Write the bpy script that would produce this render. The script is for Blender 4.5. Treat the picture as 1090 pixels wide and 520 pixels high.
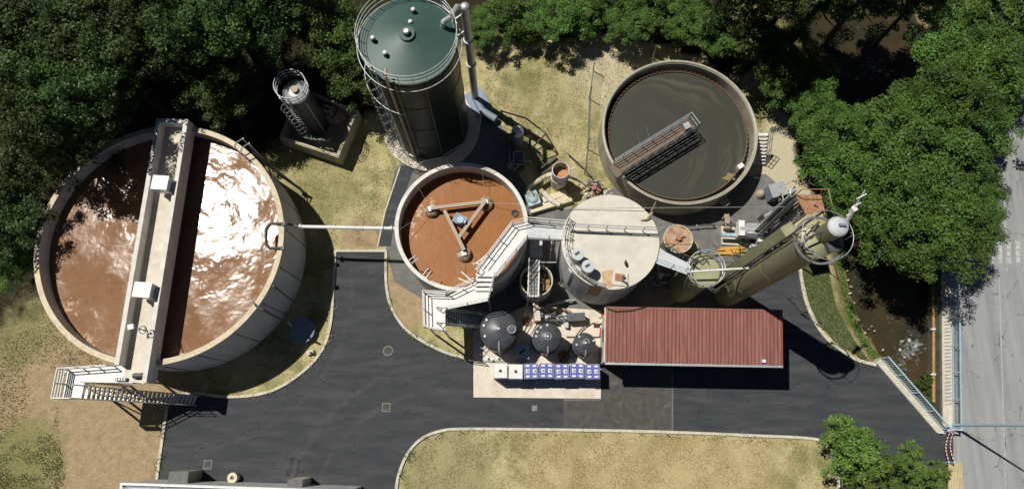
import bpy, math, random
import numpy as np
from mathutils import Vector, noise
R_ = math.radians
sc = bpy.context.scene
for o in list(bpy.data.objects): bpy.data.objects.remove(o)
# ------------------------------------------------------------ camera, sky, sun, exposure
CAMH = 52.0; TILT = math.atan(190/727.0)
cd = bpy.data.cameras.new('camera'); cam = bpy.data.objects.new('camera', cd)
sc.collection.objects.link(cam); sc.camera = cam
cam.location = (0, 0, CAMH); cam.rotation_euler = (TILT, 0, 0)
cd.sensor_width = 36; cd.lens = 24.01; cd.clip_start = .5; cd.clip_end = 1500
SUN = Vector((-.465, .318, 1)).normalized()
elev = math.asin(SUN.z)
w = bpy.data.worlds.new('World'); sc.world = w; w.use_nodes = True
nt = w.node_tree; sky = nt.nodes.new('ShaderNodeTexSky'); sky.sky_type = 'NISHITA'
sky.sun_disc = False; sky.sun_elevation = elev; sky.sun_rotation = math.atan2(SUN.x, SUN.y)
sky.air_density = .35; sky.dust_density = .15; sky.ozone_density = .8
bg = nt.nodes['Background']; bg.inputs[1].default_value = .05
nt.links.new(sky.outputs[0], bg.inputs[0])
sl = bpy.data.lights.new('sun', 'SUN'); so = bpy.data.objects.new('sun', sl)
sc.collection.objects.link(so); sl.energy = 4.9; sl.angle = R_(.5); sl.color = (1, .955, .87)
so.rotation_euler = SUN.to_track_quat('Z', 'Y').to_euler(); so.location = (-40, 26, 90)
sc.view_settings.view_transform = 'Standard'; sc.view_settings.look = 'None'
sc.view_settings.exposure = 0.0; sc.view_settings.gamma = 1
sc.cycles.max_bounces = 6; sc.cycles.diffuse_bounces = 2; sc.cycles.glossy_bounces = 3
sc.cycles.transparent_max_bounces = 8
sc.cycles.sample_clamp_indirect = 4
sc.cycles.use_denoising = True

col = sc.collection
CT, ST = math.cos(TILT), math.sin(TILT)
def P(px, py, z=0.0):
    """plan position (x, y) of the spot surveyed at photo pixel px,py lying at height z"""
    u, v = px-545.0, -(py-260.0)
    X = u; Y = v*CT + 727*ST; Z = v*ST - 727*CT
    k = (z-CAMH)/Z
    return Vector((X*k, Y*k))
def P3(px, py, z=0.0):
    p = P(px, py, z); return Vector((p.x, p.y, z))

# ------------------------------------------------------------ mesh builder
class MB:
    def __init__(s): s.v = []; s.f = []; s.sm = []
    def add(s, vs, fs, smooth=False):
        b = len(s.v); s.v += [tuple(q) for q in vs]
        s.f += [tuple(b+i for i in f) for f in fs]; s.sm += [smooth]*len(fs); return s
    def box(s, c, sz, rot=0.0):
        c = Vector(c); hx, hy, hz = sz[0]/2, sz[1]/2, sz[2]/2; cr, sr = math.cos(rot), math.sin(rot)
        vs = []
        for z in (-hz, hz):
            for x, y in ((-hx, -hy), (hx, -hy), (hx, hy), (-hx, hy)):
                vs.append((c.x+x*cr-y*sr, c.y+x*sr+y*cr, c.z+z))
        return s.add(vs, [(3,2,1,0),(4,5,6,7),(0,1,5,4),(1,2,6,5),(2,3,7,6),(3,0,4,7)])
    def beam(s, p, q, wd, h):
        p, q = Vector(p), Vector(q); d = (q-p)
        if d.length < 1e-6: return s
        d.normalize(); up = Vector((0,0,1)) if abs(d.z) < .95 else Vector((1,0,0))
        x = d.cross(up).normalized()*wd/2; y = x.cross(d).normalized()*h/2
        vs = [p-x-y, p+x-y, p+x+y, p-x+y, q-x-y, q+x-y, q+x+y, q-x+y]
        return s.add(vs, [(0,1,2,3),(7,6,5,4),(0,4,5,1),(1,5,6,2),(2,6,7,3),(3,7,4,0)])
    def tube(s, p, q, r, n=8, r2=None, caps=True):
        p, q = Vector(p), Vector(q); d = q-p
        if d.length < 1e-6: return s
        r2 = r if r2 is None else r2
        d.normalize(); up = Vector((0,0,1)) if abs(d.z) < .95 else Vector((1,0,0))
        x = d.cross(up).normalized(); y = x.cross(d)
        vs = [p+(x*math.cos(a)+y*math.sin(a))*r for a in [2*math.pi*i/n for i in range(n)]]
        vs += [q+(x*math.cos(a)+y*math.sin(a))*r2 for a in [2*math.pi*i/n for i in range(n)]]
        s.add(vs, [(i,(i+1)%n,n+(i+1)%n,n+i) for i in range(n)], True)
        if caps: s.add(vs, [tuple(range(n-1,-1,-1)), tuple(range(n,2*n))])
        return s
    def path(s, pts, r, n=7, closed=False):
        pts = [Vector(p) for p in pts]
        if closed: pts = pts+[pts[0]]
        for a, b in zip(pts, pts[1:]): s.tube(a, b, r, n)
        return s
    def ring(s, c, R, r, n=40, a0=0, a1=2*math.pi, k=6):
        c = Vector(c); full = abs(a1-a0-2*math.pi) < 1e-6
        pts = [c+Vector((R*math.cos(a0+(a1-a0)*i/n), R*math.sin(a0+(a1-a0)*i/n), 0)) for i in range(n+1)]
        for a, b in zip(pts, pts[1:]): s.tube(a, b, r, k)
        return s
    def cyl(s, c, r, z0, z1, n=48, r2=None, caps=True):
        return s.tube((c[0],c[1],z0), (c[0],c[1],z1), r, n, r2, caps)
    def lathe(s, c, prof, n=64, smooth=True, closed=False):
        m = len(prof); vs = []
        for i in range(n):
            a = 2*math.pi*i/n
            vs += [(c[0]+r*math.cos(a), c[1]+r*math.sin(a), z) for r, z in prof]
        fs = []
        for i in range(n):
            j = (i+1) % n
            for k in range(m if closed else m-1):
                l = (k+1) % m
                fs.append((i*m+k, j*m+k, j*m+l, i*m+l))
        return s.add(vs, fs, smooth)
    def wall(s, c, ro, ri, z0, z1, n=96):
        for pr in (((ro,z0),(ro,z1)), ((ro,z1),(ri,z1)), ((ri,z1),(ri,z0)), ((ri,z0),(ro,z0))):
            s.lathe(c, pr, n, pr[0][0] == pr[1][0])
        return s
    def disc(s, c, r, z, n=96):
        return s.add([(c[0]+r*math.cos(2*math.pi*i/n), c[1]+r*math.sin(2*math.pi*i/n), z) for i in range(n)], [tuple(range(n))])
    def prism(s, poly, z0, z1):
        poly = [tuple(p)[:2] for p in poly]; n = len(poly)
        ar = sum(poly[i][0]*poly[(i+1)%n][1]-poly[(i+1)%n][0]*poly[i][1] for i in range(n))
        if ar < 0: poly = poly[::-1]
        vs = [(x,y,z0) for x,y in poly]+[(x,y,z1) for x,y in poly]
        return s.add(vs, [tuple(range(n-1,-1,-1)), tuple(range(n,2*n))]+[(i,(i+1)%n,n+(i+1)%n,n+i) for i in range(n)])
    def sheet(s, poly, z):
        poly = [tuple(p)[:2] for p in poly]; n = len(poly)
        ar = sum(poly[i][0]*poly[(i+1)%n][1]-poly[(i+1)%n][0]*poly[i][1] for i in range(n))
        if ar < 0: poly = poly[::-1]
        return s.add([(x,y,z) for x,y in poly], [tuple(range(n))])
    def strip(s, pts, wd, z0, z1):
        """mitred kerb along a plan polyline"""
        pts = [Vector(p[:2]) for p in pts]; L = []; Rr = []
        for i, p in enumerate(pts):
            a = (p-pts[i-1]).normalized() if i else (pts[1]-p).normalized()
            b = (pts[i+1]-p).normalized() if i < len(pts)-1 else a
            t = (a+b).normalized(); nrm = Vector((-t.y, t.x)); k = wd/2/max(.4, nrm.dot(Vector((-a.y, a.x))))
            L.append(p+nrm*k); Rr.append(p-nrm*k)
        n = len(pts); vs = [(q.x,q.y,z0) for q in L]+[(q.x,q.y,z0) for q in Rr]+[(q.x,q.y,z1) for q in L]+[(q.x,q.y,z1) for q in Rr]
        fs = []
        for i in range(n-1):
            fs += [(2*n+i, 3*n+i, 3*n+i+1, 2*n+i+1), (i, 2*n+i, 2*n+i+1, i+1), (n+i+1, 3*n+i+1, 3*n+i, n+i)]
        fs += [(0,n,3*n,2*n), (n-1,3*n-1,4*n-1,2*n-1)]
        return s.add(vs, fs)
    def rail(s, pts, h=1.1, r=.028, sp=1.2, mids=1, toe=False):
        pts = [Vector(p) for p in pts]
        for k in range(mids+1):
            s.path([p+Vector((0,0,h*(k+1)/(mids+1))) for p in pts], r)
        for a, b in zip(pts, pts[1:]):
            n = max(1, round((b-a).length/sp))
            for i in range(n+1):
                q = a+(b-a)*i/n; s.tube(q, q+Vector((0,0,h)), r*1.1, 6)
            if toe: s.beam(a+Vector((0,0,.08)), b+Vector((0,0,.08)), .02, .14)
        return s
    def ringrail(s, c, R, z, h=1.1, r=.028, n=40, posts=16, a0=0, a1=2*math.pi, mids=1):
        for k in range(mids+1): s.ring((c[0],c[1],z+h*(k+1)/(mids+1)), R, r, n, a0, a1)
        for i in range(posts):
            a = a0+(a1-a0)*i/posts; q = (c[0]+R*math.cos(a), c[1]+R*math.sin(a), z)
            s.tube(q, (q[0],q[1],z+h), r, 6)
        return s
    def dome(s, c, r, z, h, n=32, m=6):
        return s.lathe(c, [(r*math.cos(math.pi/2*i/m), z+h*math.sin(math.pi/2*i/m)) for i in range(m)]+[(.001, z+h)], n)
    def build(s, name, mat, parent=None):
        off = Vector((0,0,0)) if parent is None else wl(parent)
        me = bpy.data.meshes.new(name)
        me.from_pydata([(v[0]-off.x, v[1]-off.y, v[2]-off.z) for v in s.v], [], s.f)
        me.polygons.foreach_set('use_smooth', s.sm); me.materials.append(mat); me.update()
        o = bpy.data.objects.new(name, me); col.objects.link(o)
        if parent is not None: o.parent = parent
        return o
def wl(o):
    v = Vector(o.location)
    return v if o.parent is None else v+wl(o.parent)
def tag(o, label=None, cat=None, group=None, kind=None):
    if label: o['label'] = label
    if cat: o['category'] = cat
    if group: o['group'] = group
    if kind: o['kind'] = kind
    return o
def thing(name, label, cat, loc, group=None):
    o = bpy.data.objects.new(name, None); col.objects.link(o); o.empty_display_size = .2
    o.location = tuple(loc) if len(loc) == 3 else (loc[0], loc[1], 0)
    return tag(o, label, cat, group)
def dup(root, loc, label, rotz=None, scale=None):
    r = root.copy(); col.objects.link(r); r.location = loc; r['label'] = label
    if rotz is not None: r.rotation_euler = (0,0,rotz)
    if scale is not None: r.scale = scale
    for ch in list(root.children):
        c = ch.copy(); col.objects.link(c); c.parent = r
        for g in ch.children:
            d = g.copy(); col.objects.link(d); d.parent = c
    return r
def smooth_line(pts, k=6):
    pts = [Vector(p[:2]) for p in pts]; out = []
    for i in range(len(pts)-1):
        p0 = pts[max(0,i-1)]; p1 = pts[i]; p2 = pts[i+1]; p3 = pts[min(len(pts)-1,i+2)]
        for j in range(k):
            t = j/k
            out.append(.5*((2*p1)+(p2-p0)*t+(2*p0-5*p1+4*p2-p3)*t*t+(3*p1-p0-3*p2+p3)*t**3))
    return out+[pts[-1]]

# ------------------------------------------------------------ materials
def N(t, ty, **kw):
    n = t.nodes.new(ty)
    for k, v in kw.items(): setattr(n, k, v)
    return n
def mat(name, c1, c2=None, scale=2.0, rough=.8, metal=0.0, bump=0.0, bscale=30.0, stretch=None, lo=.35, hi=.65,
        c3=None, s3=.4, lo3=.5, hi3=.7, detail=6, spec=.5):
    m = bpy.data.materials.new(name); m.use_nodes = True; t = m.node_tree
    b = t.nodes['Principled BSDF']; b.inputs['Roughness'].default_value = rough; b.inputs['Metallic'].default_value = metal
    b.inputs['Specular IOR Level'].default_value = spec
    tc = N(t, 'ShaderNodeTexCoord'); mp = N(t, 'ShaderNodeMapping'); t.links.new(tc.outputs['Object'], mp.inputs[0])
    if stretch: mp.inputs['Scale'].default_value = stretch
    def nz(sc_, d=detail):
        n = N(t, 'ShaderNodeTexNoise'); n.inputs['Scale'].default_value = sc_; n.inputs['Detail'].default_value = d
        n.inputs['Roughness'].default_value = .6; t.links.new(mp.outputs[0], n.inputs['Vector']); return n
    def mix(fac, a, bb, l, h):
        mr = N(t, 'ShaderNodeMapRange'); mr.inputs[1].default_value = l; mr.inputs[2].default_value = h
        t.links.new(fac, mr.inputs[0]); mx = N(t, 'ShaderNodeMix', data_type='RGBA')
        t.links.new(mr.outputs[0], mx.inputs[0])
        for sock, v in ((mx.inputs[6], a), (mx.inputs[7], bb)):
            if isinstance(v, tuple): sock.default_value = (*v, 1)
            else: t.links.new(v, sock)
        return mx.outputs[2]
    if c2 is None: c2 = tuple(x*.82 for x in c1)
    out = mix(nz(scale).outputs[0], c1, c2, lo, hi)
    if c3 is not None: out = mix(nz(s3).outputs[0], out, c3, lo3, hi3)
    t.links.new(out, b.inputs['Base Color'])
    if bump > 0:
        bn = N(t, 'ShaderNodeBump'); bn.inputs['Strength'].default_value = bump; bn.inputs['Distance'].default_value = .1
        t.links.new(nz(bscale, 4).outputs[0], bn.inputs['Height']); t.links.new(bn.outputs[0], b.inputs['Normal'])
    m['out'] = 0
    return m
M = {}
M['asphalt'] = mat('asphalt', (.028,.032,.038), (.050,.053,.058), 1.1, .85, bump=.35, bscale=60, stretch=(.30,1.5,1), c3=(.074,.075,.076), s3=.55, lo3=.54, hi3=.85, detail=10)
M['asphalt_old'] = mat('asphalt_old', (.052,.052,.053), (.085,.08,.072), 2.2, .9, bump=.3, bscale=50, c3=(.16,.145,.12), s3=1.1, lo3=.6, hi3=.85)
M['asphalt_yard'] = mat('asphalt_yard', (.115,.115,.113), (.165,.16,.15), 1.4, .9, bump=.3, bscale=50, c3=(.24,.23,.2), s3=.7, lo3=.58, hi3=.85)
def wear(m, arcs):
    t = m.node_tree; b = t.nodes['Principled BSDF']; cur = b.inputs['Base Color'].links[0].from_socket
    g = N(t,'ShaderNodeNewGeometry'); nz = N(t,'ShaderNodeTexNoise'); nz.inputs['Scale'].default_value = .6; nz.inputs['Detail'].default_value = 8; nz.inputs['Roughness'].default_value = .7; t.links.new(g.outputs['Position'], nz.inputs['Vector'])
    def blend(fac, c):
        nonlocal cur
        mx = N(t,'ShaderNodeMix', data_type='RGBA'); t.links.new(fac, mx.inputs[0]); t.links.new(cur, mx.inputs[6]); mx.inputs[7].default_value = (*c,1); cur = mx.outputs[2]
    def mrn(f, a, bb, c=0, d=1):
        n = N(t,'ShaderNodeMapRange'); n.inputs[1].default_value=a; n.inputs[2].default_value=bb; n.inputs[3].default_value=c; n.inputs[4].default_value=d; t.links.new(f, n.inputs[0]); return n.outputs[0]
    def m2(op, x, y):
        n = N(t,'ShaderNodeMath', operation=op)
        for i,v in enumerate((x,y)):
            if isinstance(v,(int,float)): n.inputs[i].default_value = v
            else: t.links.new(v, n.inputs[i])
        return n.outputs[0]
    msk = mrn(nz.outputs[0], .40, .62)
    for cx,cy,r,wd,c in arcs:
        d = N(t,'ShaderNodeVectorMath', operation='DISTANCE'); t.links.new(g.outputs['Position'], d.inputs[0]); d.inputs[1].default_value = (cx,cy,0)
        a_ = m2('ABSOLUTE', m2('SUBTRACT', m2('ADD', d.outputs['Value'], m2('MULTIPLY', nz.outputs[0], .5)), r+.25), 0)
        blend(m2('MULTIPLY', mrn(a_, wd*.3, wd, .5, 0), msk), c)
    vo = N(t,'ShaderNodeTexVoronoi', feature='DISTANCE_TO_EDGE'); vo.inputs['Scale'].default_value = .28
    wv = N(t,'ShaderNodeVectorMath', operation='MULTIPLY_ADD'); t.links.new(nz.outputs['Color'], wv.inputs[0]); wv.inputs[1].default_value = (1.6,1.6,0); t.links.new(g.outputs['Position'], wv.inputs[2]); t.links.new(wv.outputs[0], vo.inputs['Vector'])
    blend(m2('MULTIPLY', mrn(vo.outputs['Distance'], .003, .009, .8, 0), mrn(nz.outputs[0], .50, .58)), (.012,.012,.013))
    sp = N(t,'ShaderNodeTexNoise'); sp.inputs['Scale'].default_value = 1.7; sp.inputs['Detail'].default_value = 3; t.links.new(g.outputs['Position'], sp.inputs['Vector'])
    blend(mrn(sp.outputs[0], .70, .76, 0, .7), (.014,.014,.015)); 
    t.links.new(cur, b.inputs['Base Color'])
_c = P(470,560); _d = P(300,300); _e = P(650,1200)
wear(M['asphalt'], [(_c.x,_c.y,9.5,.28,(.080,.079,.076)),(_c.x,_c.y,11.4,.28,(.080,.079,.076)),(_d.x-6,_d.y-1,9.6,.25,(.018,.02,.023)),(_d.x-6,_d.y-1,11.5,.25,(.075,.075,.073)),(_e.x,_e.y,57,.4,(.078,.077,.074)),(_e.x,_e.y,55.1,.4,(.020,.022,.025))])
M['concrete'] = mat('concrete', (.70,.69,.64), (.56,.55,.51), 1.6, .85, bump=.15, bscale=20, c3=(.30,.26,.21), s3=3.1, lo3=.60, hi3=.85)
M['slab'] = mat('slab', (.66,.60,.51), (.52,.46,.38), 1.2, .85, bump=.1, bscale=20, c3=(.34,.25,.18), s3=1.3, lo3=.62, hi3=.85)
M['wallc'] = mat('wall_concrete', (.56,.57,.56), (.46,.47,.47), 1.2, .85, stretch=(1,1,.25), bump=.15, bscale=20, c3=(.30,.30,.29), s3=1.6, lo3=.57, hi3=.8)
M['rim'] = mat('rim_concrete', (.66,.58,.42), (.50,.43,.31), 2.5, .85, c3=(.30,.26,.20), s3=1.1, lo3=.58, hi3=.8)
M['wallth'] = mat('thickener_concrete', (.38,.35,.28), (.26,.24,.18), 1.5, .85, stretch=(1,1,.3), c3=(.12,.10,.07), s3=2.0, lo3=.58, hi3=.8)
M['kerb'] = mat('kerb', (.58,.54,.45), (.42,.39,.32), 3, .85)
M['roofw'] = mat('roof_concrete', (.63,.60,.52), (.52,.49,.42), .9, .85, bump=.06, bscale=14, c3=(.42,.34,.26), s3=.8, lo3=.60, hi3=.85)
M['white'] = mat('white_paint', (.74,.74,.72), (.60,.60,.58), 3, .5)
M['steel'] = mat('galvanised', (.55,.57,.58), (.40,.42,.43), 5, .45, .55)
M['midsteel'] = mat('dull_steel', (.22,.23,.235), (.14,.145,.15), 5, .5, .4)
M['dsteel'] = mat('dark_steel', (.10,.105,.11), (.06,.062,.065), 4, .55, .3)
M['black'] = mat('black_rubber', (.02,.02,.022), (.03,.03,.03), 4, .5)
M['gtank'] = mat('green_steel', (.006,.018,.014), (.010,.026,.020), 1.2, .36, .0, c3=(.03,.045,.04), s3=1.0, lo3=.62, hi3=.9, stretch=(1,1,.3), spec=.22)
M['groof'] = mat('green_roof', (.024,.064,.052), (.032,.080,.066), 1.4, .5, .0, c3=(.05,.10,.085), s3=1.2, lo3=.62, hi3=.9)
M['btank'] = mat('black_plastic', (.050,.056,.066), (.075,.080,.09), 2.5, .4, c3=(.14,.13,.12), s3=2, lo3=.62, hi3=.9)
M['olive'] = mat('olive_paint', (.185,.185,.115), (.145,.145,.09), 1.6, .5, stretch=(1,1,.25), c3=(.10,.10,.055), s3=1.8, lo3=.58, hi3=.85, spec=.3)
M['oliver'] = mat('olive_roof', (.31,.32,.19), (.24,.25,.14), 1.6, .6, c3=(.33,.31,.2), s3=2.2, lo3=.6, hi3=.8)
M['red'] = mat('red_sheet', (.25,.098,.078), (.19,.073,.060), .9, .55, c3=(.32,.155,.125), s3=1.5, lo3=.50, hi3=.8, spec=.35, stretch=(2.6,.35,1), detail=9)
M['cream'] = mat('cream_wall', (.62,.56,.45), (.50,.45,.36), 2, .8)
M['rust'] = mat('rust', (.28,.11,.045), (.38,.24,.14), 5, .85, c3=(.10,.05,.03), s3=7, lo3=.55, hi3=.75)
M['rustlid'] = mat('rusty_lid', (.36,.22,.14), (.45,.34,.24), 3, .85, c3=(.28,.10,.04), s3=1.6, lo3=.48, hi3=.65)
M['blue'] = mat('blue_plastic', (.075,.085,.36), (.10,.11,.42), 5, .5)
M['bluegrey'] = mat('blue_grey_paint', (.22,.27,.34), (.17,.21,.27), 3, .6)
M['railblue'] = mat('pale_blue_paint', (.38,.50,.58), (.30,.41,.48), 4, .5)
M['ochre'] = mat('ochre_paint', (.34,.20,.065), (.20,.11,.04), 4, .6)
M['walld'] = mat('dark_wall', (.10,.095,.07), (.06,.06,.045), 1.5, .9, stretch=(1,1,.3))  # dark mottled tone for the river wall
M['yellow'] = mat('yellow_timber', (.62,.36,.06), (.52,.28,.05), 5, .7)
M['wood'] = mat('weathered_wood', (.46,.39,.29), (.33,.27,.2), 6, .85, stretch=(1,4,1))
M['redp'] = mat('red_paint', (.5,.04,.04), None, 5, .5)
M['pink'] = mat('pink_plastic', (.42,.12,.2), None, 5, .5)
M['teal'] = mat('pale_teal_plastic', (.42,.52,.54), (.34,.43,.45), 3, .5)
M['deckgrey'] = mat('deck_grey', (.55,.57,.58), (.44,.46,.48), 4, .6)
M['deckw'] = mat('weathered_deck', (.20,.15,.11), (.13,.10,.08), 5, .85, c3=(.26,.12,.06), s3=4, lo3=.58, hi3=.75)
M['rustw'] = mat('rust_stained_float', (.40,.32,.22), (.14,.08,.05), 2.2, .85, lo=.42, hi=.58)
M['scum'] = mat('scum', (.26,.21,.09), (.16,.13,.07), 5, .8)
M['paleg'] = mat('pale_grey_paint', (.50,.53,.55), (.42,.45,.47), 2, .55)
M['ribc'] = mat('pale_ochre', (.42,.33,.16), None, 5, .8)
M['rimg'] = mat('grey_rim', (.42,.39,.30), (.30,.28,.21), 2.5, .85)
M['brown'] = mat('timber_brown', (.12,.07,.05), (.17,.1,.07), 6, .8)
M['stone'] = mat('stone', (.48,.44,.37), (.3,.27,.22), 2, .85)
M['lime'] = mat('green_valve', (.05,.30,.10), None, 5, .5)
M['roadl'] = mat('road_asphalt', (.245,.255,.26), (.30,.305,.305), .9, .9, stretch=(2.2,.14,1), bump=.2, bscale=60, c3=(.19,.20,.21), s3=.5, lo3=.48, hi3=.7, detail=9)
wear(M['roadl'], [(P(1050,400).x-900,20,901.5,.5,(.17,.18,.195)),(P(1050,400).x-900,20,903.4,.45,(.18,.19,.2))])
M['paint'] = mat('road_paint', (.46,.46,.45), (.27,.28,.28), 4, .8, lo=.42, hi=.6)
M['paint2'] = mat('worn_paint', (.38,.38,.37), (.28,.285,.285), 3, .8, lo=.4, hi=.6)
M['manhole'] = mat('manhole_iron', (.22,.22,.21), (.17,.17,.16), 8, .7, .2)

def liquid(name, c1, c2, c3, rough, bump, bsc, s1=.35, det=6, dist=.0, warp=None, ior=1.33, bdet=5):
    m = mat(name, c1, c2, s1, rough, 0, 0, c3=c3, s3=s1*2.3, lo3=.55, hi3=.8, detail=det, spec=.5)
    t = m.node_tree; b = t.nodes['Principled BSDF']; b.inputs['IOR'].default_value = ior
    tc = [n for n in t.nodes if n.type == 'TEX_COORD'][0]
    n1 = N(t, 'ShaderNodeTexNoise'); n1.inputs['Scale'].default_value = bsc; n1.inputs['Detail'].default_value = bdet; n1.inputs['Roughness'].default_value = .55
    n1.inputs['Distortion'].default_value = dist
    t.links.new(tc.outputs['Object'], n1.inputs['Vector'])
    bn = N(t, 'ShaderNodeBump'); bn.inputs['Strength'].default_value = 1; bn.inputs['Distance'].default_value = bump
    t.links.new(n1.outputs[0], bn.inputs['Height']); t.links.new(bn.outputs[0], b.inputs['Normal'])
    return m
M['sludge1'] = liquid('brown_liquid', (.205,.106,.054), (.245,.138,.077), (.17,.086,.042), .085, .046, .85, dist=.2, bdet=2.5)
def vary_rough(m, a, bb, sc_):
    t = m.node_tree; tc = [n for n in t.nodes if n.type == 'TEX_COORD'][0]; n1 = N(t,'ShaderNodeTexNoise'); n1.inputs['Scale'].default_value = sc_; n1.inputs['Detail'].default_value = 5; t.links.new(tc.outputs['Object'], n1.inputs['Vector'])
    mr = N(t,'ShaderNodeMapRange'); mr.inputs[1].default_value = .42; mr.inputs[2].default_value = .62; mr.inputs[3].default_value = a; mr.inputs[4].default_value = bb; t.links.new(n1.outputs[0], mr.inputs[0]); t.links.new(mr.outputs[0], t.nodes['Principled BSDF'].inputs['Roughness'])
vary_rough(M['sludge1'], .09, .22, .6); M['sludge1'].node_tree.nodes['Principled BSDF'].inputs['Specular IOR Level'].default_value = .32
M['sludge2'] = liquid('orange_brown_liquid', (.255,.095,.020), (.295,.117,.027), (.215,.079,.016), .45, .02, 2.0)
M['drumliq'] = mat('orange_sludge', (.45,.22,.10), (.36,.15,.06), 3, .6)
M['river'] = liquid('river_water', (.022,.026,.016), (.060,.042,.020), (.018,.028,.024), .12, .06, 2.2, s1=.22)
def foam(m, spots, off=(0,0), z=-1.42, colr=(.24,.28,.30), zo=None, lo=.64, hi=.88, sc_=2.6):
    t = m.node_tree; b = t.nodes['Principled BSDF']; src = b.inputs['Base Color'].links[0].from_socket
    tc = [n for n in t.nodes if n.type == 'TEX_COORD'][0]; n1 = N(t,'ShaderNodeTexNoise'); n1.inputs['Scale'].default_value = sc_; n1.inputs['Detail'].default_value = 7; n1.inputs['Distortion'].default_value = 1.2
    t.links.new(tc.outputs['Object'], n1.inputs['Vector']); cur = None
    for (px,py,r) in spots:
        q = P(px,py,z)-Vector(off); d = N(t,'ShaderNodeVectorMath', operation='DISTANCE'); t.links.new(tc.outputs['Object'], d.inputs[0]); d.inputs[1].default_value = (q.x,q.y,z)
        mr = N(t,'ShaderNodeMapRange'); mr.inputs[1].default_value = 0; mr.inputs[2].default_value = r; mr.inputs[3].default_value = .22; mr.inputs[4].default_value = 0; t.links.new(d.outputs['Value'], mr.inputs[0])
        if cur is None: cur = mr.outputs[0]
        else: mx_ = N(t,'ShaderNodeMath', operation='MAXIMUM'); t.links.new(cur, mx_.inputs[0]); t.links.new(mr.outputs[0], mx_.inputs[1]); cur = mx_.outputs[0]
    ad = N(t,'ShaderNodeMath', operation='ADD'); t.links.new(cur, ad.inputs[0]); t.links.new(n1.outputs[0], ad.inputs[1])
    m2 = N(t,'ShaderNodeMapRange'); m2.inputs[1].default_value = lo; m2.inputs[2].default_value = hi; t.links.new(ad.outputs[0], m2.inputs[0])
    mx = N(t,'ShaderNodeMix', data_type='RGBA'); t.links.new(m2.outputs[0], mx.inputs[0]); t.links.new(src, mx.inputs[6]); mx.inputs[7].default_value = (*colr,1); t.links.new(mx.outputs[2], b.inputs['Base Color'])
foam(M['river'], [(968,372,1.6),(958,390,1.3),(975,362,1.0),(928,72,1.2),(945,80,.8)])

# thickener surface: grey-olive with swirling pale streaks
def swirl():
    m = bpy.data.materials.new('olive_grey_liquid'); m.use_nodes = True; t = m.node_tree; b = t.nodes['Principled BSDF']
    b.inputs['Roughness'].default_value = .35
    tc = N(t,'ShaderNodeTexCoord')
    nz = N(t,'ShaderNodeTexNoise'); nz.inputs['Scale'].default_value = .28; nz.inputs['Detail'].default_value = 3; t.links.new(tc.outputs['Object'], nz.inputs['Vector'])
    mm = N(t,'ShaderNodeVectorMath', operation='MULTIPLY_ADD'); t.links.new(nz.outputs['Color'], mm.inputs[0]); mm.inputs[1].default_value = (3.2,3.2,0); t.links.new(tc.outputs['Object'], mm.inputs[2])
    gr = N(t,'ShaderNodeVectorMath', operation='LENGTH'); t.links.new(mm.outputs[0], gr.inputs[0])
    n1 = N(t,'ShaderNodeTexNoise', noise_dimensions='1D'); n1.inputs['Scale'].default_value = 1.1; n1.inputs['Detail'].default_value = 4; t.links.new(gr.outputs['Value'], n1.inputs['W'])
    n2 = N(t,'ShaderNodeTexNoise'); n2.inputs['Scale'].default_value = 7; n2.inputs['Detail'].default_value = 5; t.links.new(tc.outputs['Object'], n2.inputs['Vector'])
    mr = N(t,'ShaderNodeMapRange'); mr.inputs[1].default_value=.48; mr.inputs[2].default_value=.72; t.links.new(n1.outputs[0], mr.inputs[0])
    n3 = N(t,'ShaderNodeTexNoise'); n3.inputs['Scale'].default_value = .3; t.links.new(tc.outputs['Object'], n3.inputs['Vector'])
    mr3 = N(t,'ShaderNodeMapRange'); mr3.inputs[1].default_value=.42; mr3.inputs[2].default_value=.62; t.links.new(n3.outputs[0], mr3.inputs[0])
    pr = N(t,'ShaderNodeMath', operation='MULTIPLY'); t.links.new(mr.outputs[0], pr.inputs[0]); t.links.new(mr3.outputs[0], pr.inputs[1])
    mx = N(t,'ShaderNodeMix', data_type='RGBA'); t.links.new(pr.outputs[0], mx.inputs[0])
    mx.inputs[6].default_value = (.056,.057,.046,1); mx.inputs[7].default_value = (.105,.10,.07,1)
    mx2 = N(t,'ShaderNodeMix', data_type='RGBA', blend_type='MULTIPLY'); mx2.inputs[0].default_value = .35
    t.links.new(mx.outputs[2], mx2.inputs[6]); t.links.new(n2.outputs[0], mx2.inputs[7]); t.links.new(mx2.outputs[2], b.inputs['Base Color'])
    return m
M['swirl'] = swirl()

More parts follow.
